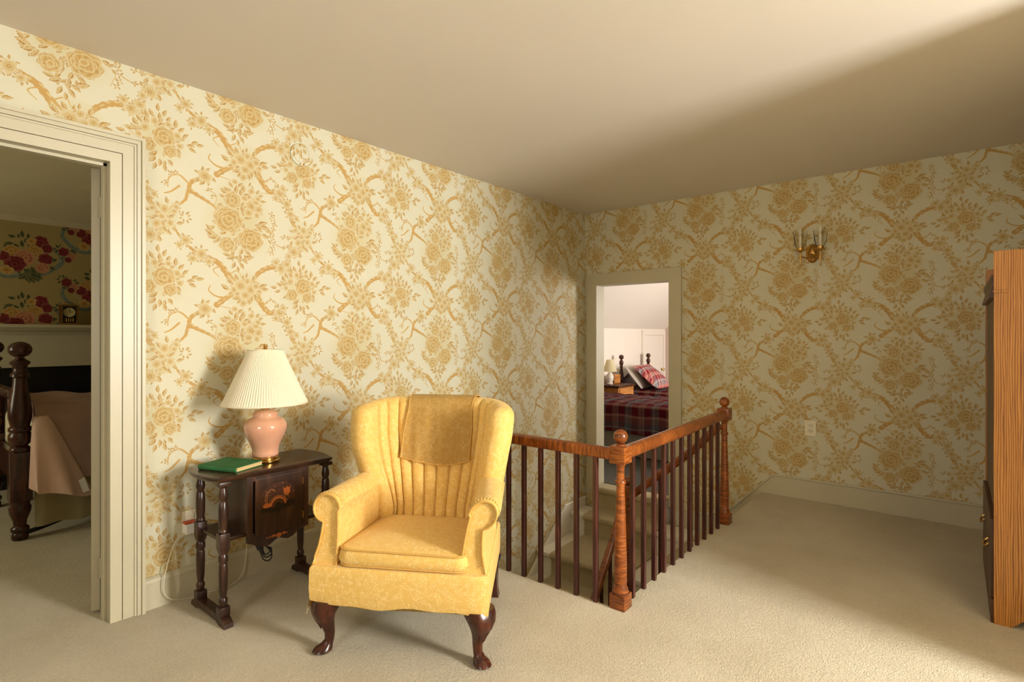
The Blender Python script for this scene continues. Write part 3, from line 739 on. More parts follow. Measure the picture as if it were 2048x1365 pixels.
# legs
def cabriole(cx, cy, dx, dy):
    d = Vector((dx, dy, 0)).normalized(); rows = [(.212, .056, .0), (.195, .056, .006), (.17, .050, .014), (.145, .041, .015), (.12, .031, .010), (.095, .024, .004), (.07, .0195, .000), (.045, .018, .001), (.03, .022, .008), (.020, .031, .016), (.010, .034, .019), (.002, .026, .018)]
    bm = BM(); rings = []
    s = Vector((-d.y, d.x, 0))
    for z, r, o in rows:
        ring = []
        for i in range(24):
            a = 2*pi*i/24; e = interp(z, [.1, .2], [1.0, .62])
            ca, sa = cos(a), sin(a)
            rx = math.copysign(abs(ca)**e, ca)*r*(1.12 if z < .035 else 1.0); ry = math.copysign(abs(sa)**e, sa)*r*(.95 if z < .035 else 1)
            v = Vector((cx, cy, z))+d*(o*1.5-.01+rx)+s*ry; ring.append(tuple(v))
        rings.append(ring)
    loft(bm, rings)
    o = obj('leg', bm, M_mahog, CH, True)
    bm = BM()      # carved scrolls and leaf on the knee
    for sg in (-1, 1):
        c0 = Vector((cx, cy, .178))+s*sg*.040+d*.008
        pts = [tuple(c0+(s*sg*.5+d*.5).normalized()*(-.016*(1-t)*cos(9*t))+Vector((0, 0, .018*(1-t)*sin(9*t)))+s*sg*.004) for t in np.linspace(0, .9, 30)]
        tube(bm, pts, .0032, 6)
    for k in (-1, 0, 1):
        pts = [tuple(Vector((cx, cy, z))+d*(interp(z, [.07, .12, .145, .17, .2], [.014, .034, .048, .056, .052]))+s*k*interp(z, [.08, .15, .2], [.001, .012, .010])) for z in np.linspace(.195, .095, 10)]
        tube(bm, pts, [.0025+.003*sin(pi*i/9) for i in range(10)], 6)
    obj('knee_carving', bm, M_mahog, o, True)
cabriole(-.290, .048, -.75, -.65); cabriole(.315, .048, .75, -.65)
for sx in (-.25, .275):
    bm = BM(); rings = []
    for z, r, oy in ((.21, .026, 0), (.12, .022, .012), (.04, .020, .035), (0.001, .023, .05)):
        rings.append([(sx+r*a, .535+oy+r*b, z) for a, b in ((-1, -1), (1, -1), (1, 1), (-1, 1))])
    loft(bm, rings); obj('leg', bm, M_mahog, CH)

# ------------------------------------------------------------------ side table
TB = thing('side_table', 'dark walnut side table with turned legs and inlaid cabinet door against the wall', 'table', (1.235, 2.535, 0))
def ttop(z, g=0):
    P = []
    for i in range(13): t = i/12; P.append((.262+g+.028*sin(pi*t), lerp(-.150-g, .150+g, t), z))
    for i in range(13): t = i/12; P.append((-.262-g-.028*sin(pi*t), lerp(.150+g, -.150-g, t), z))
    return P
bm = BM(); loft(bm, [ttop(.606, -.012), ttop(.610, -.004), ttop(.617, .0), ttop(.620, .006), ttop(.627, .007), ttop(.632, .003), ttop(.633, -.004)]); obj('table_top', bm, M_walnut_h, TB, True, angle=25)
LP = [(.022, .606), (.022, .592), (.017, .588), (.013, .580), (.016, .565), (.019, .550), (.016, .532), (.013, .526), (.017, .520), (.019, .48), (.0185, .43), (.016, .405), (.019, .400), (.019, .392), (.015, .388)]
LQ = [(.0145, .300), (.019, .290), (.020, .270), (.015, .258), (.017, .252), (.0185, .22), (.0165, .15), (.0125, .115), (.017, .108), (.0185, .095), (.014, .080), (.013, .075)]
for sx in (-.230, .255):
    for sy in (-.118, .118):
        bm = BM(); lathe(bm, LP, sx, sy, 18); bx(bm, sx-.0205, sx+.0205, sy-.0205, sy+.0205, .325, .388, .002)
        loft(bm, [[(sx+r*a, sy+r*b, z) for a, b in ((-1, -1), (1, -1), (1, 1), (-1, 1))] for r, z in ((.0205, .325), (.014, .300))])
        lathe(bm, LQ, sx, sy, 18); bx(bm, sx-.021, sx+.021, sy-.021, sy+.021, .040, .076, .003); bx(bm, sx-.024, sx+.024, sy-.024, sy+.024, .590, .607, .002)
        obj('leg', bm, M_walnut, TB, True, angle=35)
    bm = BM()
    pr_ = [(-.175, 0), (-.172, .018), (-.150, .032), (-.128, .042), (.128, .042), (.150, .032), (.172, .018), (.175, 0), (.12, 0), (.09, .012), (-.09, .012), (-.12, 0)]
    prism(bm, pr_, 'x', sx-.019, sx+.019); obj('trestle_foot', bm, M_walnut, TB)
bm = BM(); bx(bm, -.235, .26, -.118, .125, .345, .360, .002); obj('shelf', bm, M_walnut_h, TB)
bm = BM(); bx(bm, .16, .26, .118, .128, .36, .375, .002); obj('gallery_rail', bm, M_walnut_h, TB)
cb = BM()
bx(cb, -.138, -.128, -.125, .120, .360, .606); bx(cb, .138, .150, -.125, .120, .360, .606); bx(cb, -.128, .138, .108, .120, .360, .606); bx(cb, -.138, -.112, -.138, -.125, .335, .606, .001); bx(cb, .122, .152, -.138, -.125, .335, .606, .001)
bx(cb, -.112, .122, -.138, -.125, .585, .606)
obj('cabinet_body', cb, M_walnut, TB)
M_inlay_o = paint('orange inlay veneer', srgb(176, 92, 36), 0.35, .15, 60); M_inlay_l = paint('tan inlay veneer', srgb(150, 96, 52), 0.35, .15, 60)
M_inlay_r = paint('red brown inlay veneer', srgb(66, 34, 19), 0.35, .25, 40); M_inlay_k = paint('black inlay veneer', srgb(24, 14, 9), 0.35, .1, 60)
dr = BM(); bx(dr, -.104, .118, -.143, -.132, .338, .592, .0015); door = obj('cabinet_door', dr, M_walnut, TB)
def P2(bm, poly, d=.0008, mi=0): 
    n0 = len(bm.faces); prism(bm, [(x, z) for x, z in poly], 'y', -.143-d, -.1425); bm.faces.ensure_lookup_table()
    for f in bm.faces[n0:]: f.material_index = mi
def ell(cx, cz, rx, rz, n=16, a0=0, a1=2*pi): return [(cx+rx*cos(lerp(a0, a1, i/n)), cz+rz*sin(lerp(a0, a1, i/n))) for i in range(n)]
bm = BM()
P2(bm, ell(.0, .500, .082, .062, 24), .0004, 2)                                      # burr ground
P2(bm, [(-.085, .452), (-.06, .463), (-.02, .450), (.02, .462), (.06, .474), (.085, .462), (.08, .445), (.03, .436), (-.03, .430), (-.08, .440)], .0007, 3)
def arcband(cx, cz, r0, r1, a0, a1, mi, d=.001, sq=1.0):
    A = np.linspace(a0, a1, 14); P2(bm, [(cx+r1*cos(a), cz+sq*r1*sin(a)) for a in A]+[(cx+r0*cos(a), cz+sq*r0*sin(a)) for a in A[::-1]], d, mi)
arcband(.0, .458, .030, .038, .0, pi, 0); arcband(.0, .458, .041, .044, .25, pi-.25, 1)   # bridge arch
P2(bm, ell(0, .448, .016, .024, 14), .0011, 3)
P2(bm, ell(-.052, .466, .020, .010, 14), .0011, 0)
arcband(-.033, .515, .018, .0215, .3, pi, 1); P2(bm, [(-.0545, .47), (-.0545, .515), (-.0515, .515), (-.0505, .47)], .0010, 1)
arcband(-.041, .505, .018, .0200, 1.2, pi, 1, .0012); P2(bm, [(-.061, .47), (-.061, .505), (-.059, .505), (-.058, .47)], .0010, 1)
P2(bm, [(.024, .506), (.026, .522), (.022, .530), (.034, .527), (.040, .536), (.047, .528), (.058, .532), (.054, .520), (.058, .508), (.049, .498), (.032, .497)], .0011, 0)
P2(bm, [(.030, .478), (.033, .497), (.048, .498), (.049, .480), (.045, .494), (.036, .493)], .0010, 1)
for k in range(14):
    a = k*2.4; r = .03+.0035*k; P2(bm, ell(r*cos(a), .515+.6*r*sin(a), .0035, .0018, 6), .0009, 1)
obj('marquetry', bm, [M_inlay_o, M_inlay_l, M_inlay_r, M_inlay_k], door)
for z in (.385, .545):
    bm = BM(); bx(bm, .1175, .1225, -.1455, -.139, z-.016, z+.016); obj('hinge', bm, M_brass_old, door)
bm = BM()
ap = [(-.138, .345), (-.138, .318), (-.110, .306), (-.085, .290), (-.060, .284), (-.035, .286), (-.012, .300), (.006, .308), (.024, .298), (.05, .290), (.075, .297), (.105, .318), (.152, .326), (.152, .345)]
prism(bm, ap, 'y', -.137, -.124); apn = obj('apron', bm, M_walnut, TB)
bm = BM()
def P3(poly, d):
    prism(bm, poly, 'y', -.137-d, -.1365)
for cx, rx in ((.006, .014), (-.018, .009), (.030, .008)): P3(ell(cx, .318+(.003 if rx < .01 else 0), rx, .010 if rx > .01 else .006, 12), .0008)
for cx, a in ((-.036, .4), (-.028, -.5), (.044, .5), (.038, -.4), (-.048, 0)): P3([(cx-.006*cos(a), .320-.006*sin(a)), (cx, .3225), (cx+.006*cos(a), .320+.006*sin(a)), (cx, .3165)], .0008)
obj('marquetry', bm, M_inlay_o, apn)

# book, lamp
bk = thing('book', 'worn green cloth hardback book lying on the side table', 'book', (1.094, 2.543, .6335), radians(21))
bm = BM(); bx(bm, -.078, .078, -.106, .106, 0, .003, .0008); bx(bm, -.078, .078, -.106, .106, .019, .022, .0008)
prism(bm, [(-.078, 0), (-.083, .004), (-.0845, .011), (-.083, .018), (-.078, .022), (-.075, .022), (-.075, 0)], 'y', -.106, .106)
M_bookcloth = paint('faded green book cloth', srgb(42, 104, 52), 0.75, .18, 14, .2)
obj('cover', bm, M_bookcloth, bk)
m_ = NT('yellowed page edges', 0.8); M_pages = m_.color(m_.ramp(m_.noise(m_.obj((1, 1, 260)), 4, 2), [(.3, srgb(196, 160, 104)), (.7, srgb(226, 196, 140))]))
bm = BM(); bx(bm, -.075, .074, -.102, .102, .003, .019); obj('pages', bm, M_pages, bk)

LM = thing('table_lamp', 'pink ceramic ginger jar table lamp with pleated cream shade on the side table', 'lamp', (1.246, 2.535, .6335))
bm = BM(); lathe(bm, [(.063, 0), (.065, .004), (.065, .010), (.058, .014), (.058, .022), (.054, .026)], 0, 0, 40); obj('lamp_base', bm, M_brass, LM, True, angle=30)
m_ = NT('glossy pink ceramic', 0.08); m_.b.inputs['Coat Weight'].default_value = .6; M_pink = m_.color(m_.ramp(m_.noise(m_.obj(), 9, 3), [(.3, srgb(206, 150, 120)), (.7, srgb(216, 164, 134))]))
bm = BM(); lathe(bm, [(.050, .026), (.056, .030), (.060, .036), (.058, .048), (.058, .060), (.064, .080), (.075, .105), (.087, .130), (.094, .152), (.096, .168), (.093, .182), (.084, .196), (.074, .205), (.056, .212), (.054, .218), (.056, .224), (.054, .232), (.044, .240), (.030, .246), (.018, .249)], 0, 0, 48); obj('jar', bm, M_pink, LM, True, angle=60)
bm = BM(); lathe(bm, [(.018, .249), (.016, .254), (.008, .258), (.013, .262), (.013, .285), (.008, .29), (.008, .30), (.004, .302), (.004, .535), (.002, .537)], 0, 0, 18)
for a in range(3): tube(bm, [(0, 0, .516), (.071*cos(a*2.094), .071*sin(a*2.094), .520)], .0015, 6)
obj('stem', bm, M_brass_old, LM, True)
bm = BM(); lathe(bm, [(.009, .534), (.011, .537), (.006, .541), (.010, .546), (.010, .551), (.005, .555)], 0, 0, 16); obj('finial', bm, M_brass_old, LM, True)
m_ = NT('cream pleated shade fabric', 0.8); m_.b.inputs['Transmission Weight'].default_value = 0.0
tr = m_.n('ShaderNodeBsdfTranslucent'); tr.inputs['Color'].default_value = srgb(246, 232, 184); ms = m_.n('ShaderNodeMixShader'); ms.inputs[0].default_value = .3
m_.b.inputs['Base Color'].default_value = srgb(250, 245, 220)
out = [n for n in m_.t.nodes if n.type == 'OUTPUT_MATERIAL'][0]
m_.l(m_.b.outputs[0], ms.inputs[1]); m_.l(tr.outputs[0], ms.inputs[2]); m_.l(ms.outputs[0], out.inputs['Surface']); M_shade = m_.m
bm = BM(); NP = 96; rings = []
for r, z, am in ((.188, .276, 0), (.187, .280, .0), (.1845, .284, .0018), (.155, .348, .0018), (.123, .420, .0016), (.092, .490, .0013), (.079, .523, .0010), (.0775, .527, 0), (.076, .531, 0)):
    rings.append([((r+am*(1 if i % 2 else -1))*cos(2*pi*i/(2*NP)), (r+am*(1 if i % 2 else -1))*sin(2*pi*i/(2*NP)), z) for i in range(2*NP)])
loft(bm, rings, cap0=False, cap1=False); obj('lamp_shade', bm, M_shade, LM)
bm = BM(); tube(bm, [(.188*cos(a), .188*sin(a), .277) for a in np.linspace(0, 2*pi, 64)[:-1]], .0028, 6, True); obj('shade_trim', bm, M_shade, LM, True); bm = BM(); tube(bm, [(.0765*cos(a), .0765*sin(a), .529) for a in np.linspace(0, 2*pi, 40)[:-1]], .0025, 6, True); obj('shade_trim', bm, M_shade, LM, True)
bm = BM(); tube(bm, bez([(-.052, .035, .006), (-.064, .045, .010), (-.070, .065, .014), (-.066, .085, .012), (-.058, .105, .006), (-.06, .120, .004)], 6), .0028, 7); obj('cord', bm, NT('brown lamp flex', .5).color(srgb(48, 26, 18)), LM, True)

# cables and socket by the table
bm = BM()
cw = Vector((1.165, 2.46, .262))
tube(bm, bez([(1.11, 2.428, .312), (1.13, 2.430, .308), (1.16, 2.432, .31), (1.165, 2.44, .29), (1.168, 2.44, .27)], 6), .003, 7)
for k in range(3):
    o = .010*k
    tube(bm, bez([(1.155+o, 2.435, .315), (1.165+o, 2.43, .27-o), (1.185+o*.6, 2.425, .215+o), (1.215, 2.428, .205+o*2), (1.222, 2.43, .235+o), (1.195, 2.435, .275), (1.165+o, 2.44, .315)], 7), .003, 7)
tube(bm, [(1.160, 2.432, .295), (1.172, 2.430, .268)], .014, 10)
bm.faces.ensure_lookup_table()
tag(obj('coiled_cable', bm, M_black, None, True), 'black tied up cable bundle hanging under the side table', 'cable')
so = thing('wall_socket', 'cream wall socket half hidden behind the side table legs', 'socket', (1.02, YL, .345))
bm = BM(); bx(bm, -.036, .036, -.006, 0, -.058, .058, .002); obj('plate', bm, M_almond, so)
bm = BM(); bx(bm, -.014, .014, -.010, -.005, .012, .045, .004); obj('outlet', bm, M_almond, so); bm = BM(); bx(bm, -.014, .014, -.010, -.005, -.045, -.012, .004); obj('outlet', bm, M_almond, so)
ad = thing('plug_adapter', 'white plug adapter with an orange plug in the wall socket by the table', 'plug', (1.012, YL-.011, .330))
bm = BM(); bx(bm, -.032, .032, -.050, 0, -.022, .022, .004); obj('plug_body', bm, M_plastic, ad)
bm = BM(); bx(bm, -.032, .018, -.040, -.004, .022, .032, .004); obj('plug_cap', bm, M_orange, ad)
bm = BM()
tube(bm, bez([(.965, YL-.03, .308), (.925, YL-.045, .25), (.895, YL-.045, .12), (.91, YL-.04, .04), (.98, YL-.04, .006), (1.08, YL-.05, .005), (1.18, YL-.06, .005), (1.24, YL-.04, .03), (1.265, YL-.03, .10), (1.27, YL-.03, .2), (1.24, YL-.06, .32), (1.20, YL-.12, .338)], 10), .0016, 7)
tag(obj('white_cord', bm, M_almond, None, True), 'thin white flex looping from the socket down along the baseboard', 'cord')

# round papered cover plate high on the long wall
cp = thing('cover_plate', 'round wallpapered cover plate screwed high on the long wall', 'cover plate', (1.579, YL, 2.232))
bm = BM(); 
def ringz(r, y): return [(r*cos(2*pi*i/40), y, r*sin(2*pi*i/40)) for i in range(40)]
loft(bm, [ringz(.062, 0), ringz(.062, -.008), ringz(.060, -.010), ringz(.047, -.011), ringz(.0465, -.0085), ringz(.0455, -.0085), ringz(.045, -.011), ringz(.02, -.0115)], cap0=False)
o = obj('plate', bm, paper_mat('papered plate', GOLD, 'X', -.33, -.22), cp, True, angle=30)
for a in (100, 262, 285):
    bm = BM(); c = (.054*cos(radians(a)), .054*sin(radians(a))); loft(bm, [[(c[0]+.0045*cos(2*pi*i/10), yy, c[1]+.0045*sin(2*pi*i/10)) for i in range(10)] for yy in (-.008, -.0125)]); obj('screw', bm, M_brass_old, cp)

# ------------------------------------------------------------------ end wall: sconce and outlet
SC = thing('wall_sconce', 'brass two arm candle sconce with clear glass shades on the end wall', 'sconce', (XR, .83, 1.845))
bm = BM()
def ov(rx, rz, x): return [(x, rx*cos(2*pi*i/36), rz*sin(2*pi*i/36)) for i in range(36)]
loft(bm, [ov(.042, .072, 0), ov(.042, .072, -.006), ov(.036, .065, -.012), ov(.034, .062, -.010), ov(.028, .054, -.016), ov(.018, .04, -.022), ov(.008, .02, -.026)], cap0=False)
loft(bm, [[(x, r*cos(2*pi*i/20), -.025+r*sin(2*pi*i/20)) for i in range(20)] for x, r in ((-.02, .020), (-.03, .022), (-.045, .018), (-.055, .008), (-.062, .009), (-.068, .002))])
obj('backplate', bm, M_brass_old, SC, True)
mg = NT('clear glass', 0.02)
mt = mg.n('ShaderNodeBsdfTransparent'); mgl = mg.n('ShaderNodeBsdfGlossy'); mgl.inputs['Roughness'].default_value = .03
fr_ = mg.n('ShaderNodeFresnel'); fr_.inputs['IOR'].default_value = 1.18; mx_ = mg.n('ShaderNodeMixShader')
mt.inputs['Color'].default_value = (.965, .965, .945, 1)
mg.l(fr_.outputs[0], mx_.inputs[0]); mg.l(mt.outputs[0], mx_.inputs[1]); mg.l(mgl.outputs[0], mx_.inputs[2])
mg.l(mx_.outputs[0], [n for n in mg.t.nodes if n.type == 'OUTPUT_MATERIAL'][0].inputs['Surface']); M_glass = mg.m
for sg in (-1, 1):
    yy, xx = sg*.066, -.080
    bm = BM(); tube(bm, bez([(-.03, 0, -.02), (-.05, sg*.025, -.035), (-.07, sg*.05, -.03), (xx, yy, -.02)], 6), .0045, 8)
    lathe(bm, [(.002, -.105), (.006, -.098), (.006, -.090), (.003, -.085), (.004, -.075), (.008, -.045), (.006, -.03), (.007, -.015), (.006, .0), (.012, .010), (.036, .018), (.037, .021), (.022, .020), (.024, .030), (.025, .038), (.013, .038), (.012, .045)], xx, yy, 20)
    a = obj('arm', bm, M_brass_old, SC, True, angle=50)
    bm = BM(); lathe(bm, [(.009, .04), (.009, .125), (.004, .127), (.004, .135), (.009, .15), (.008, .165), (.001, .185)], xx, yy, 16); obj('candle_tube', bm, NT('ivory candle tube', .4).color(srgb(226, 216, 196)), a, True)
    bm = BM(); lathe_r = [(.022, .038), (.032, .055), (.040, .08), (.042, .105), (.045, .135), (.052, .165)]
    loft(bm, [[(xx+(r+.002*cos(6*q)*(z-.04)*8)*cos(q), yy+(r+.002*cos(6*q)*(z-.04)*8)*sin(q), z) for q in np.linspace(0, 2*pi, 37)[:-1]] for r, z in lathe_r], cap0=False, cap1=False); obj('glass_shade', bm, M_glass, a, True)
ou = thing('wall_outlet', 'almond duplex outlet low on the end wall below the sconce', 'outlet', (XR, .843, .537))
bm = BM(); bx(bm, -.006, 0, -.038, .038, -.058, .058, .0025); obj('plate', bm, M_almond, ou)
for s in (-1, 1):
    bm = BM(); bx(bm, -.0085, -.005, -.017, .017, s*.020-.014, s*.020+.014, .004); rc = obj('receptacle', bm, M_almond, ou)
    bm = BM(); bx(bm, -.0092, -.008, -.008, -.0055, s*.020-.003, s*.020+.007); bx(bm, -.0092, -.008, .0055, .008, s*.020-.003, s*.020+.006); bx(bm, -.0092, -.008, -.002, .002, s*.020-.011, s*.020-.007); obj('slot', bm, M_black, rc)

# ------------------------------------------------------------------ oak chest on the right
AR = thing('oak_wardrobe', 'tall golden oak wardrobe with dark front and arched side foot at the right edge', 'wardrobe', (3.092, -.125, 0))
D_ = .50
bm = BM()
side = [(0, 0), (-.055, 0), (-.075, .02), (-.11, .055), (-.17, .075), (-.33, .075), (-.39, .055), (-.425, .02), (-.445, 0), (-D_, 0), (-D_, 1.592), (-.012, 1.592), (-.002, 1.585), (0, 1.56), (0, 1.42)]
for x0, x1 in ((0, .022), (.838, .860)):
    b2 = BM(); prism(b2, side, 'x', x0, x1); obj('side_panel', b2, M_oak, AR)
bm = BM(); bx(bm, -.003, .000, -.045, .001, 1.425, 1.59); bx(bm, -.005, .0, -.045, .003, 1.414, 1.424, .001); obj('corner_block', bm, M_oak, AR)
bm = BM(); bx(bm, .022, .838, -D_+.005, -.012, .10, 1.50); obj('carcass', bm, M_oakdark, AR)
bm = BM(); bx(bm, .022, .838, -.03, -.006, .45, 1.42, .002); obj('front_panel', bm, M_oakdark, AR)
bm = BM(); prism(bm, [(-.018, 1.395), (.012, 1.395), (.014, 1.405), (.003, 1.445), (.002, 1.46), (.007, 1.468), (.007, 1.492), (-.018, 1.492)], 'x', .024, .86); obj('cornice', bm, M_oakdark, AR)
bm = BM(); bx(bm, .024, .836, -.012, .010, .10, .44, .003); dw = obj('drawer', bm, M_oakdark, AR)
for x in (.22, .64):
    bm = BM(); tube(bm, bez([(x-.04, .010, .29), (x-.035, .022, .275), (x, .026, .262), (x+.035, .022, .275), (x+.04, .010, .29)], 5), .004, 7); obj('drawer_pull', bm, M_brass_old, dw, True)
bm = BM(); bx(bm, .004, .86, -.012, .010, .0, .10, .003); obj('plinth', bm, M_oakdark, AR)

# ------------------------------------------------------------------ left bedroom
Y0 = YL+.12
bm = BM(); bx(bm, -1.6, 3.0, Y0, 6.1, -.12, 0); struct('floor_bedroom', bm, M_carpet)
bm = BM()
prism(bm, [(Y0, 2.215), (5.35, 2.215), (5.6, 2.207), (5.78, 2.190), (5.90, 2.16), (6.0, 2.16), (6.0, 2.40), (Y0, 2.40)], 'x', -1.6, 3.0); struct('ceiling_bedroom', bm, M_tan)
bm = BM(); bx(bm, -1.6, 3.0, 5.90, 6.0, 0, 2.3); struct('wall_bedroom_far', bm, M_rosepaper)
bm = BM(); bx(bm, 3.0, 3.1, Y0, 6.0, 0, 2.3); struct('wall_bedroom_right', bm, M_tan)
bm = BM(); bx(bm, -1.72, -1.6, Y0, 4.15, 0, 2.3); bx(bm, -1.72, -1.6, 5.05, 6.0, 0, 2.3); bx(bm, -1.72, -1.6, 4.15, 5.05, 0, .75); bx(bm, -1.72, -1.6, 4.15, 5.05, 1.95, 2.3); struct('wall_bedroom_left', bm, M_tan)
mn = thing('fireplace_mantel', 'cream painted fireplace mantel with dark hearth behind the pink bed', 'fireplace', (.75, 5.90, 0))
bm = BM(); bx(bm, -1.0, 1.0, -.19, 0, 1.295, 1.322, .004); prism(bm, [(0, 1.295), (-.165, 1.295), (-.150, 1.275), (-.115, 1.262), (-.10, 1.24), (0, 1.24)], 'x', -.98, .98); obj('mantel_shelf', bm, M_trim, mn)
bm = BM(); bx(bm, -.95, .95, -.09, 0, 1.0, 1.24); bx(bm, -.95, .95, -.10, 0, .975, 1.0, .003); bx(bm, -.95, -.72, -.09, 0, 0, .975); bx(bm, .72, .95, -.09, 0, 0, .975); obj('surround', bm, M_trim, mn)
bm = BM(); bx(bm, -.72, .72, -.04, 0, .0, .975); bx(bm, -.72, .72, -.05, -.03, .78, .80); obj('firebox', bm, M_blackstone, mn)
ck = thing('mantel_clock', 'small brass mantel clock with glass sides on the bedroom mantel', 'clock', (1.165, 5.80, 1.3225))
bm = BM(); bx(bm, -.085, .085, -.055, .055, 0, .018, .003); bx(bm, -.08, .08, -.05, .05, .185, .198, .003)
for sx in (-1, 1):
    for sy in (-1, 1): bx(bm, sx*.07-.007, sx*.07+.007, sy*.042-.006, sy*.042+.006, .018, .185)
tube(bm, bez([(-.04, 0, .198), (-.035, 0, .215), (0, 0, .222), (.035, 0, .215), (.04, 0, .198)], 5), .004, 7)
obj('case', bm, M_brass_old, ck)
bm = BM(); bx(bm, -.06, .06, -.02, .04, .02, .18); obj('movement', bm, M_blackstone, ck)
bm = BM(); loft(bm, [[(.052*cos(2*pi*i/28), y, .122+.046*sin(2*pi*i/28)) for i in range(28)] for y in (-.02, -.028)]); dl = obj('dial', bm, NT('ivory dial', .5).color(srgb(196, 180, 128)), ck)
bm = BM(); bx(bm, -.002, .002, -.030, -.0282, .122, .155); prism(bm, [(0, .120), (.028, .128), (.028, .131), (0, .125)], 'y', -.030, -.0282); obj('hands', bm, M_black, dl)
bm = BM()
for x in (-.03, -.01, .01, .03): tube(bm, [(x, -.030, .03), (x, -.030, .065)], .006, 8)
obj('pendulum', bm, M_brass, ck, True)

ck.scale = (.76, .8, .86)
bd = thing('pink_bed', 'dark turned four poster bed beyond the left doorway', 'bed', (.644, 4.364, 0))
POST = [(.030, .0), (.040, .010), (.041, .03), (.034, .045), (.044, .058), (.044, .075), (.030, .088), (.034, .12), (.050, .165), (.054, .195), (.045, .215), (.050, .228), (.050, .24)]
POST2 = [(.045, .53), (.052, .545), (.045, .56), (.036, .565), (.050, .585), (.056, .61), (.055, .635), (.047, .65), (.055, .658), (.055, .675), (.045, .685), (.048, .70), (.056, .74), (.057, .78), (.050, .84), (.040, .90), (.034, .95), (.033, .975), (.045, .985), (.045, 1.0), (.034, 1.01), (.032, 1.03), (.036, 1.05), (.050, 1.065), (.045, 1.075), (.024, 1.09), (.020, 1.10)]
for py in (0, .955):
    bm = BM(); lathe(bm, POST, 0, py, 28); bx(bm, -.052, .052, py-.052, py+.052, .238, .532, .006); lathe(bm, POST2, 0, py, 28)
    po = obj('post', bm, M_mahog, bd, True, angle=50)
    bm = BM(); lathe(bm, [(.057*sin(a), 1.147-.048*cos(a)) for a in np.linspace(.3, pi, 18)], 0, py, 28); obj('ball_finial', bm, M_mahog, po, True)
bm = BM(); n_ = 40
pr2 = [(.024+.012*abs(sin(i*pi/5))+(.008 if i % 10 == 0 else 0), i) for i in range(n_+1)]
tube(bm, [(0, .04+.875*i/n_, .86) for i in range(n_+1)], [r for r, i in pr2], 14); obj('foot_rail', bm, M_mahog, bd, True)
bm = BM(); bx(bm, -.018, .018, .05, .905, .34, .50, .004); obj('foot_board', bm, M_mahog, bd)
bm = BM(); bx(bm, .02, 1.98, -.015, .012, .30, .42, .004); bx(bm, .02, 1.98, .942, .97, .30, .42, .004); obj('side_rail', bm, M_mahog, bd)
bm = BM(); bx(bm, .05, 1.95, .04, .915, .40, .70, .05, 4); obj('mattress', bm, M_lining, bd, True)
M_skirt = paint('ivory bed skirt', srgb(202, 190, 150), .9, .05, 6)
bm = BM(); rows = []
for z in (.07, .2, .40):
    rows.append([(.06+1.9*i/120, -.028-.010*sin(i*.55)-(.40-z)*.06*(1+.5*sin(i*.55+.4)), z+.004*sin(i*.3)) for i in range(121)])
loft(bm, rows, closed=False, cap0=False, cap1=False); bmesh.ops.solidify(bm, geom=bm.faces[:], thickness=.004); obj('bed_skirt', bm, M_skirt, bd, True)
bm = BM(); tube(bm, bez([(.03, .02, .03), (.12, .03, .045), (.30, .08, .075), (.5, .12, .09)], 6), .014, 8); bx(bm, .22, .36, .05, .14, .06, .12, .008); obj('metal_frame', bm, M_black, bd, True)
m_ = NT('dusty pink comforter', .85, spec=.2); v = m_.obj(); m_.b.inputs['Sheen Weight'].default_value = .2
m_.bump(m_.noise(v, 9, 4), .5, .01); M_pinkcloth = m_.color(m_.ramp(m_.noise(v, 3, 3), [(.3, srgb(212, 176, 156)), (.7, srgb(224, 190, 170))]))
cf = thing('comforter', 'dusty pink comforter draped over the dark bed corner', 'bedding', (.644, 4.364, 0))
bm = BM(); rows = []
def hemz(x): return .33-.03*x+.015*sin(x*7)
for i in range(61):
    x = .065+1.88*i/60; r = []
    hz = hemz(x); top = .79+.012*sin(x*9)+.008*sin(x*23)
    for t in np.linspace(0, 1, 15): r.append((x, -.085+.035*t-.012*sin(x*17+t*3)*(1-t)-.010*sin(x*31), lerp(hz, top-.06, t)))
    for a in np.linspace(0, 90, 6)[1:]: r.append((x, -.05+.065*sin(radians(a)), top-.06+.06*sin(radians(a))))
    for t in np.linspace(0, 1, 14)[1:]: r.append((x, lerp(.015, .94, t), top+.012*sin(t*14+x*5)+.02*sin(pi*t)))
    for a in np.linspace(90, 0, 5)[1:]: r.append((x, .94+.065*cos(radians(a)), top-.06+.06*sin(radians(a))))
    for t in np.linspace(0, 1, 6)[1:]: r.append((x, 1.005+.02*t, lerp(top-.06, .40, t)))
    rows.append(r)
end = []
for t in np.linspace(1, 0, 5)[:-1]: end.append([(.068+.004*t, max(.06, min(.895, y)), z-(.22*t if z > .60 else 0)) for (x, y, z) in rows[0]])
loft(bm, end+rows, closed=False, cap0=False, cap1=False); bmesh.ops.solidify(bm, geom=bm.faces[:], thickness=.012); obj('cover', bm, M_pinkcloth, cf, True)
bm = BM(); rings = []
for t in np.linspace(0, 1, 14):
    z = lerp(.74, .285, t); R_ = lerp(.03, .125, t**.8); c = (lerp(.09, .165, t), lerp(-.04, -.115, t**.7))
    rings.append([(c[0]+R_*cos(a)*(1.15+.25*t*sin(3*a+1)), c[1]+R_*.62*sin(a)*(1+.3*t*sin(4*a)), z-.05*t*sin(a*1.0+2.2)-.02*t*cos(2*a)) for a in np.linspace(0, 2*pi, 41)[:-1]])
loft(bm, rings); obj('corner_fold', bm, M_pinkcloth, cf, True)
bm = BM(); prism(bm, [(.245, .335), (.275, .35), (.300, .262), (.268, .255)], 'y', -.172, -.170); obj('care_tag', bm, M_plastic, cf)

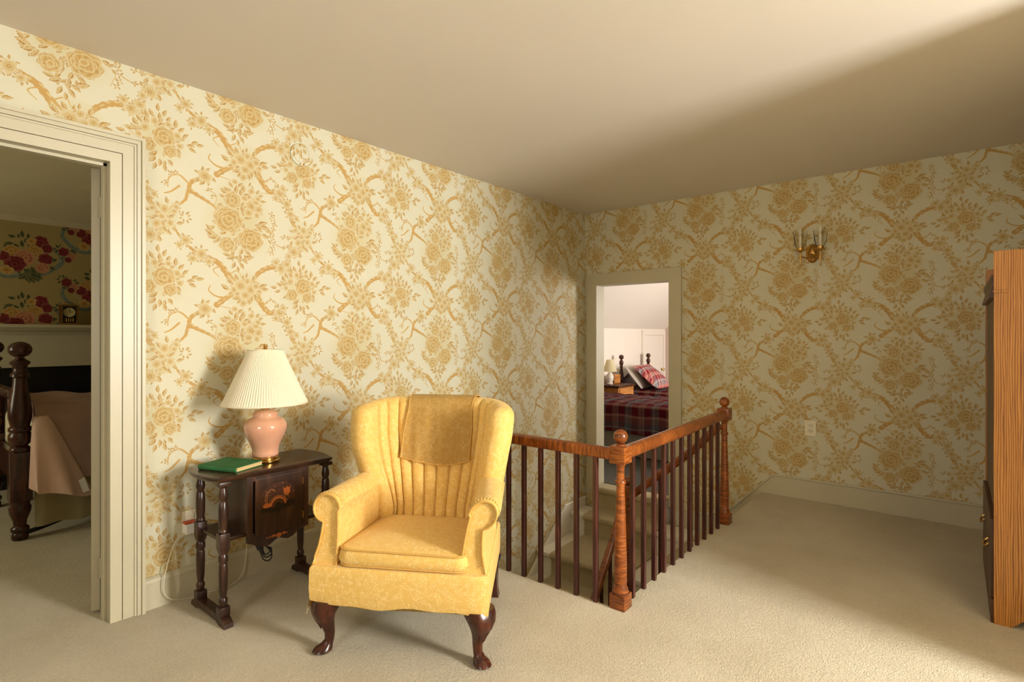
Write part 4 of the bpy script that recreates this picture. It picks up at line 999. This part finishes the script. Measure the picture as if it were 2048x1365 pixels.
# ------------------------------------------------------------------ right bedroom
FZ = -.21
bm = BM(); bx(bm, XR+.12, 9.5, .2, 4.2, FZ-.12, FZ); struct('floor_far_bedroom', bm, M_greenfloor)
bm = BM(); bx(bm, XR+.12, 9.5, 4.10, 4.2, FZ, 1.399); struct('wall_far_bedroom_left', bm, M_white)
bm = BM(); prism(bm, [(4.19, 1.401), (3.05, 2.47), (.1, 2.47), (.1, 2.25), (3.10, 2.25), (4.099, 1.345), (4.099, 1.401)], 'x', XR+.12, 9.5); struct('ceiling_far_bedroom', bm, M_white)
bm = BM(); bx(bm, 9.4, 9.5, .2, 4.1, FZ, 2.3); struct('wall_far_bedroom_end', bm, paint('pinkish bedroom wall', srgb(214, 190, 176), .8, .03))
bm = BM(); bx(bm, XR+.12, 6.6, .1, .2, FZ, 2.3); bx(bm, 7.8, 9.5, .1, .2, FZ, 2.3); bx(bm, 6.6, 7.8, .1, .2, FZ, .68); bx(bm, 6.6, 7.8, .1, .2, 1.92, 2.3); struct('wall_far_bedroom_near', bm, M_white)
d2 = bpy.data.objects.new('door_2', None); COL.objects.link(d2); d2['kind'] = 'structure'; d2.location = (8.9, 4.10, FZ)
bm = BM(); bx(bm, -.37, .37, -.018, 0, 0, 1.45, .002); obj('door_panel', bm, M_white, d2)
bm = BM(); bx(bm, -.46, -.375, -.026, 0, 0, 1.535); bx(bm, .375, .46, -.026, 0, 0, 1.535); bx(bm, -.375, .375, -.026, 0, 1.455, 1.535); obj('door_frame', bm, M_white, d2)
bm = BM(); loft(bm, [[(.30+r*cos(2*pi*i/16), y, .84+r*sin(2*pi*i/16)) for i in range(16)] for y, r in ((-.018, .022), (-.024, .022), (-.026, .010), (-.045, .010), (-.050, .022), (-.065, .026), (-.075, .016))]); obj('door_knob', bm, M_brass, d2, True)
bm = BM(); bx(bm, -.372, -.366, -.024, -.016, 1.15, 1.25); obj('hinge', bm, M_white, d2)

def plaid(name, ca, cb, bright=1.0):
    m = NT(name, .85, spec=.2); tc = m.n('ShaderNodeTexCoord'); sp = m.n('ShaderNodeSeparateXYZ'); m.l(tc.outputs['Object'], sp.inputs[0])
    a = m.math('FRACT', m.math('DIVIDE', m.math('ADD', sp.outputs['Y'], 5.0), ca))
    b = m.math('FRACT', m.math('DIVIDE', m.math('ADD', m.math('SUBTRACT', sp.outputs['X'], sp.outputs['Z']), 5.0), cb))
    k = lambda r, g, bb: srgb(min(255, r*bright), min(255, g*bright), min(255, bb*bright))
    mar, br, gr, pk, wh = k(104, 20, 34), k(140, 96, 86), k(98, 98, 100), k(196, 140, 124), k(206, 190, 180)
    s1 = [(0, mar), (.24, gr), (.255, wh), (.265, br), (.47, mar), (.72, br), (.74, gr), (.90, wh), (.915, gr)]
    s2 = [(0, mar), (.22, pk), (.29, br), (.45, gr), (.60, wh), (.62, gr), (.66, mar), (.82, br), (.9, pk)]
    c1 = m.ramp(a, s1, 'CONSTANT'); c2 = m.ramp(b, s2, 'CONSTANT')
    mx = m.n('ShaderNodeMix', data_type='RGBA'); mx.inputs[0].default_value = .42; m.l(c1, mx.inputs[6]); m.l(c2, mx.inputs[7])
    m.bump(m.noise(m.obj(), 16, 3), .5, .01)
    return m.color(mx.outputs[2])
M_plaid = plaid('red and grey plaid cotton', .34, .40)
M_plaid2 = plaid('lighter red plaid sham cotton', .22, .24, 1.25)
M_greyskirt = paint('grey bed skirt', srgb(166, 158, 144), .9, .06, 8)
def twin(x0, y1, label, posts):
    b = thing('twin_bed', label, 'bed', (x0, y1, FZ), 0, 'twin beds in the far bedroom')
    bm = BM(); bx(bm, .04, .96, -1.98, -.06, .20, .56, .05, 4); obj('mattress', bm, M_lining, b, True)
    bm = BM(); rows = []
    for z in (.015, .16, .34): rows.append([(.012-.006*sin(i*.5)-(.34-z)*.03, -2.0+1.9*i/90, z) for i in range(91)])
    loft(bm, rows, closed=False, cap0=False, cap1=False); bmesh.ops.solidify(bm, geom=bm.faces[:], thickness=.004); obj('bed_skirt', bm, M_greyskirt, b, True)
    for x in (.03, .965):
        bm = BM(); 
        lathe(bm, [(.026, 0), (.026, .70), (.030, .72), (.036, .78), (.034, .86), (.022, .93), (.020, .95), (.030, .965), (.020, .98), (.026, 1.0), (.035, 1.025), (.030, 1.05), (.018, 1.065), (.020, 1.075)], x, -.03, 20)
        po = obj('post', bm, M_mahog, b, True)
        bm = BM(); lathe(bm, [(.038*sin(a), 1.113-.038*cos(a)) for a in np.linspace(.3, pi, 14)], x, -.03, 20); obj('ball_finial', bm, M_mahog, po, True)
    bm = BM(); prism(bm, [(.05, .35), (.05, .80), (.14, .82), (.24, .86), (.5, .92), (.76, .86), (.86, .82), (.945, .80), (.945, .35)], 'y', -.045, -.02); obj('headboard', bm, M_mahog, b)
    return b
def quilt(x0, y1, label):
    o = thing('plaid_quilt', label, 'bedding', (x0, y1, FZ), 0, 'plaid quilts on the twin beds'); bm = BM(); rows = []
    for i in range(97):
        y = -2.03+1.95*i/96; r = []; hz = .275+.010*sin(y*6)
        for t in np.linspace(0, 1, 10): r.append((-.020+.010*t+.006*sin(y*14+t*2), y, lerp(hz, .575, t)))
        for a in np.linspace(0, 90, 6)[1:]: r.append((.04-.05*cos(radians(a)), y, .575+.05*sin(radians(a))))
        for t in np.linspace(0, 1, 36)[1:]: x = lerp(.04, .96, t); r.append((x, y, .625+.012*abs(sin(y*15))*abs(sin(x*15))+.015*sin(pi*t)))
        for a in np.linspace(90, 0, 5)[1:]: r.append((.96+.05*cos(radians(a)), y, .575+.05*sin(radians(a))))
        for t in np.linspace(0, 1, 6)[1:]: r.append((1.012, y, lerp(.575, .29, t)))
        rows.append(r)
    loft(bm, rows, closed=False, cap0=False, cap1=False); bmesh.ops.solidify(bm, geom=bm.faces[:], thickness=.010); obj('cover', bm, M_plaid, o, True); return o
twin(5.86, 3.98, 'twin bed nearest the far doorway under a red plaid quilt', True); quilt(5.86, 3.98, 'red plaid quilt hanging down the near twin bed')
twin(7.42, 3.98, 'twin bed with turned headposts beyond the nightstand', True); quilt(7.42, 3.98, 'red plaid quilt on the far twin bed below the pillows')
def pillow(name, label, mat, x, y, z, w, h, th, tilt, rz, flange=0):
    o = thing(name, label, 'pillow', (x, y, z), radians(rz)); bm = BM(); N = 18; tops = []
    for s in (1, -1):
        g = []
        for j in range(N+1):
            row = []
            for i in range(N+1):
                u, v = i/N*2-1, j/N*2-1
                k = max(0, (1-abs(u)**2.6)*(1-abs(v)**2.6))**.55
                pin = 1-.05*(abs(u)*abs(v))**2
                p = Vector((u*w/2*pin, s*th/2*k, (v+1)*h/2))
                row.append(tuple(Matrix.Rotation(radians(tilt), 3, 'X') @ p))
            g.append(row)
        loft(bm, g, closed=False, cap0=False, cap1=False)
    bmesh.ops.remove_doubles(bm, verts=bm.verts[:], dist=1e-4)
    c = obj('pillow_case', bm, mat, o, True)
    if flange:
        e = [(-w/2*.95, 0, 0), (w/2*.95, 0, 0), (w/2*.95, 0, h), (-w/2*.95, 0, h)]
        bm = BM(); pts = []
        for k in range(4):
            for t in np.linspace(0, 1, 8)[:-1]: pts.append(tuple(Matrix.Rotation(radians(tilt), 3, 'X') @ Vector(e[k]).lerp(Vector(e[(k+1) % 4]), t)))
        tube(bm, pts, flange, 6, True, .006); obj('flange', bm, mat, o, True)
    return o
pz = FZ+.665
pillow('pillow', 'grey white pillow leaning on the far headboard behind the plaid one', paint('pale grey pillow cotton', srgb(196, 184, 172), .9, .04, 8), 7.72, 3.62, pz-.01, .62, .42, .13, -40, 3)
pillow('pillow_sham', 'red plaid pillow sham leaning at the front on the far bed', M_plaid2, 7.76, 3.39, pz+.005, .62, .46, .13, -50, 2, .03)
ns = thing('nightstand', 'honey pine nightstand between the two plaid beds', 'nightstand', (6.89, 3.70, FZ+.0))
bm = BM(); bx(bm, 0, .47, 0, .36, .0, .695, .004); obj('body', bm, M_pine, ns)
bm = BM(); bx(bm, -.015, .485, -.02, .37, .695, .73, .006); obj('top', bm, M_oakdark, ns)
for z0, z1 in ((.50, .675), (.28, .47)):
    bm = BM(); bx(bm, .03, .44, -.014, .0, z0, z1, .004); d_ = obj('drawer', bm, M_pine, ns)
    bm = BM(); bx(bm, .2, .3, -.024, -.014, (z0+z1)/2-.008, (z0+z1)/2+.008, .003); obj('drawer_pull', bm, M_brass_old, d_)
bl = thing('bedside_lamp', 'small white lamp on the pine nightstand', 'lamp', (7.06, 3.93, FZ+.731))
bm = BM(); lathe(bm, [(.045, 0), (.05, .01), (.035, .02), (.05, .06), (.058, .10), (.045, .14), (.02, .165), (.012, .18), (.010, .36)], 0, 0, 24); obj('lamp_base', bm, NT('white ceramic', .25).color(srgb(226, 216, 204)), bl, True)
bm = BM(); loft(bm, [[(r*cos(2*pi*i/32), r*sin(2*pi*i/32), z) for i in range(32)] for r, z in ((.105, .185), (.05, .36))], cap0=False, cap1=False); bmesh.ops.solidify(bm, geom=bm.faces[:], thickness=.002); obj('lamp_shade', bm, M_shade, bl, True)
bm = BM(); bx(bm, -.09, .09, -.05, .05, 0, .13, .008); bx(bm, -.075, .075, -.052, -.048, .015, .115)
tag(obj('wooden_box', bm, M_pine, None, loc=(7.24, 3.95, FZ+.731)), 'small pine box beside the lamp on the nightstand', 'box')
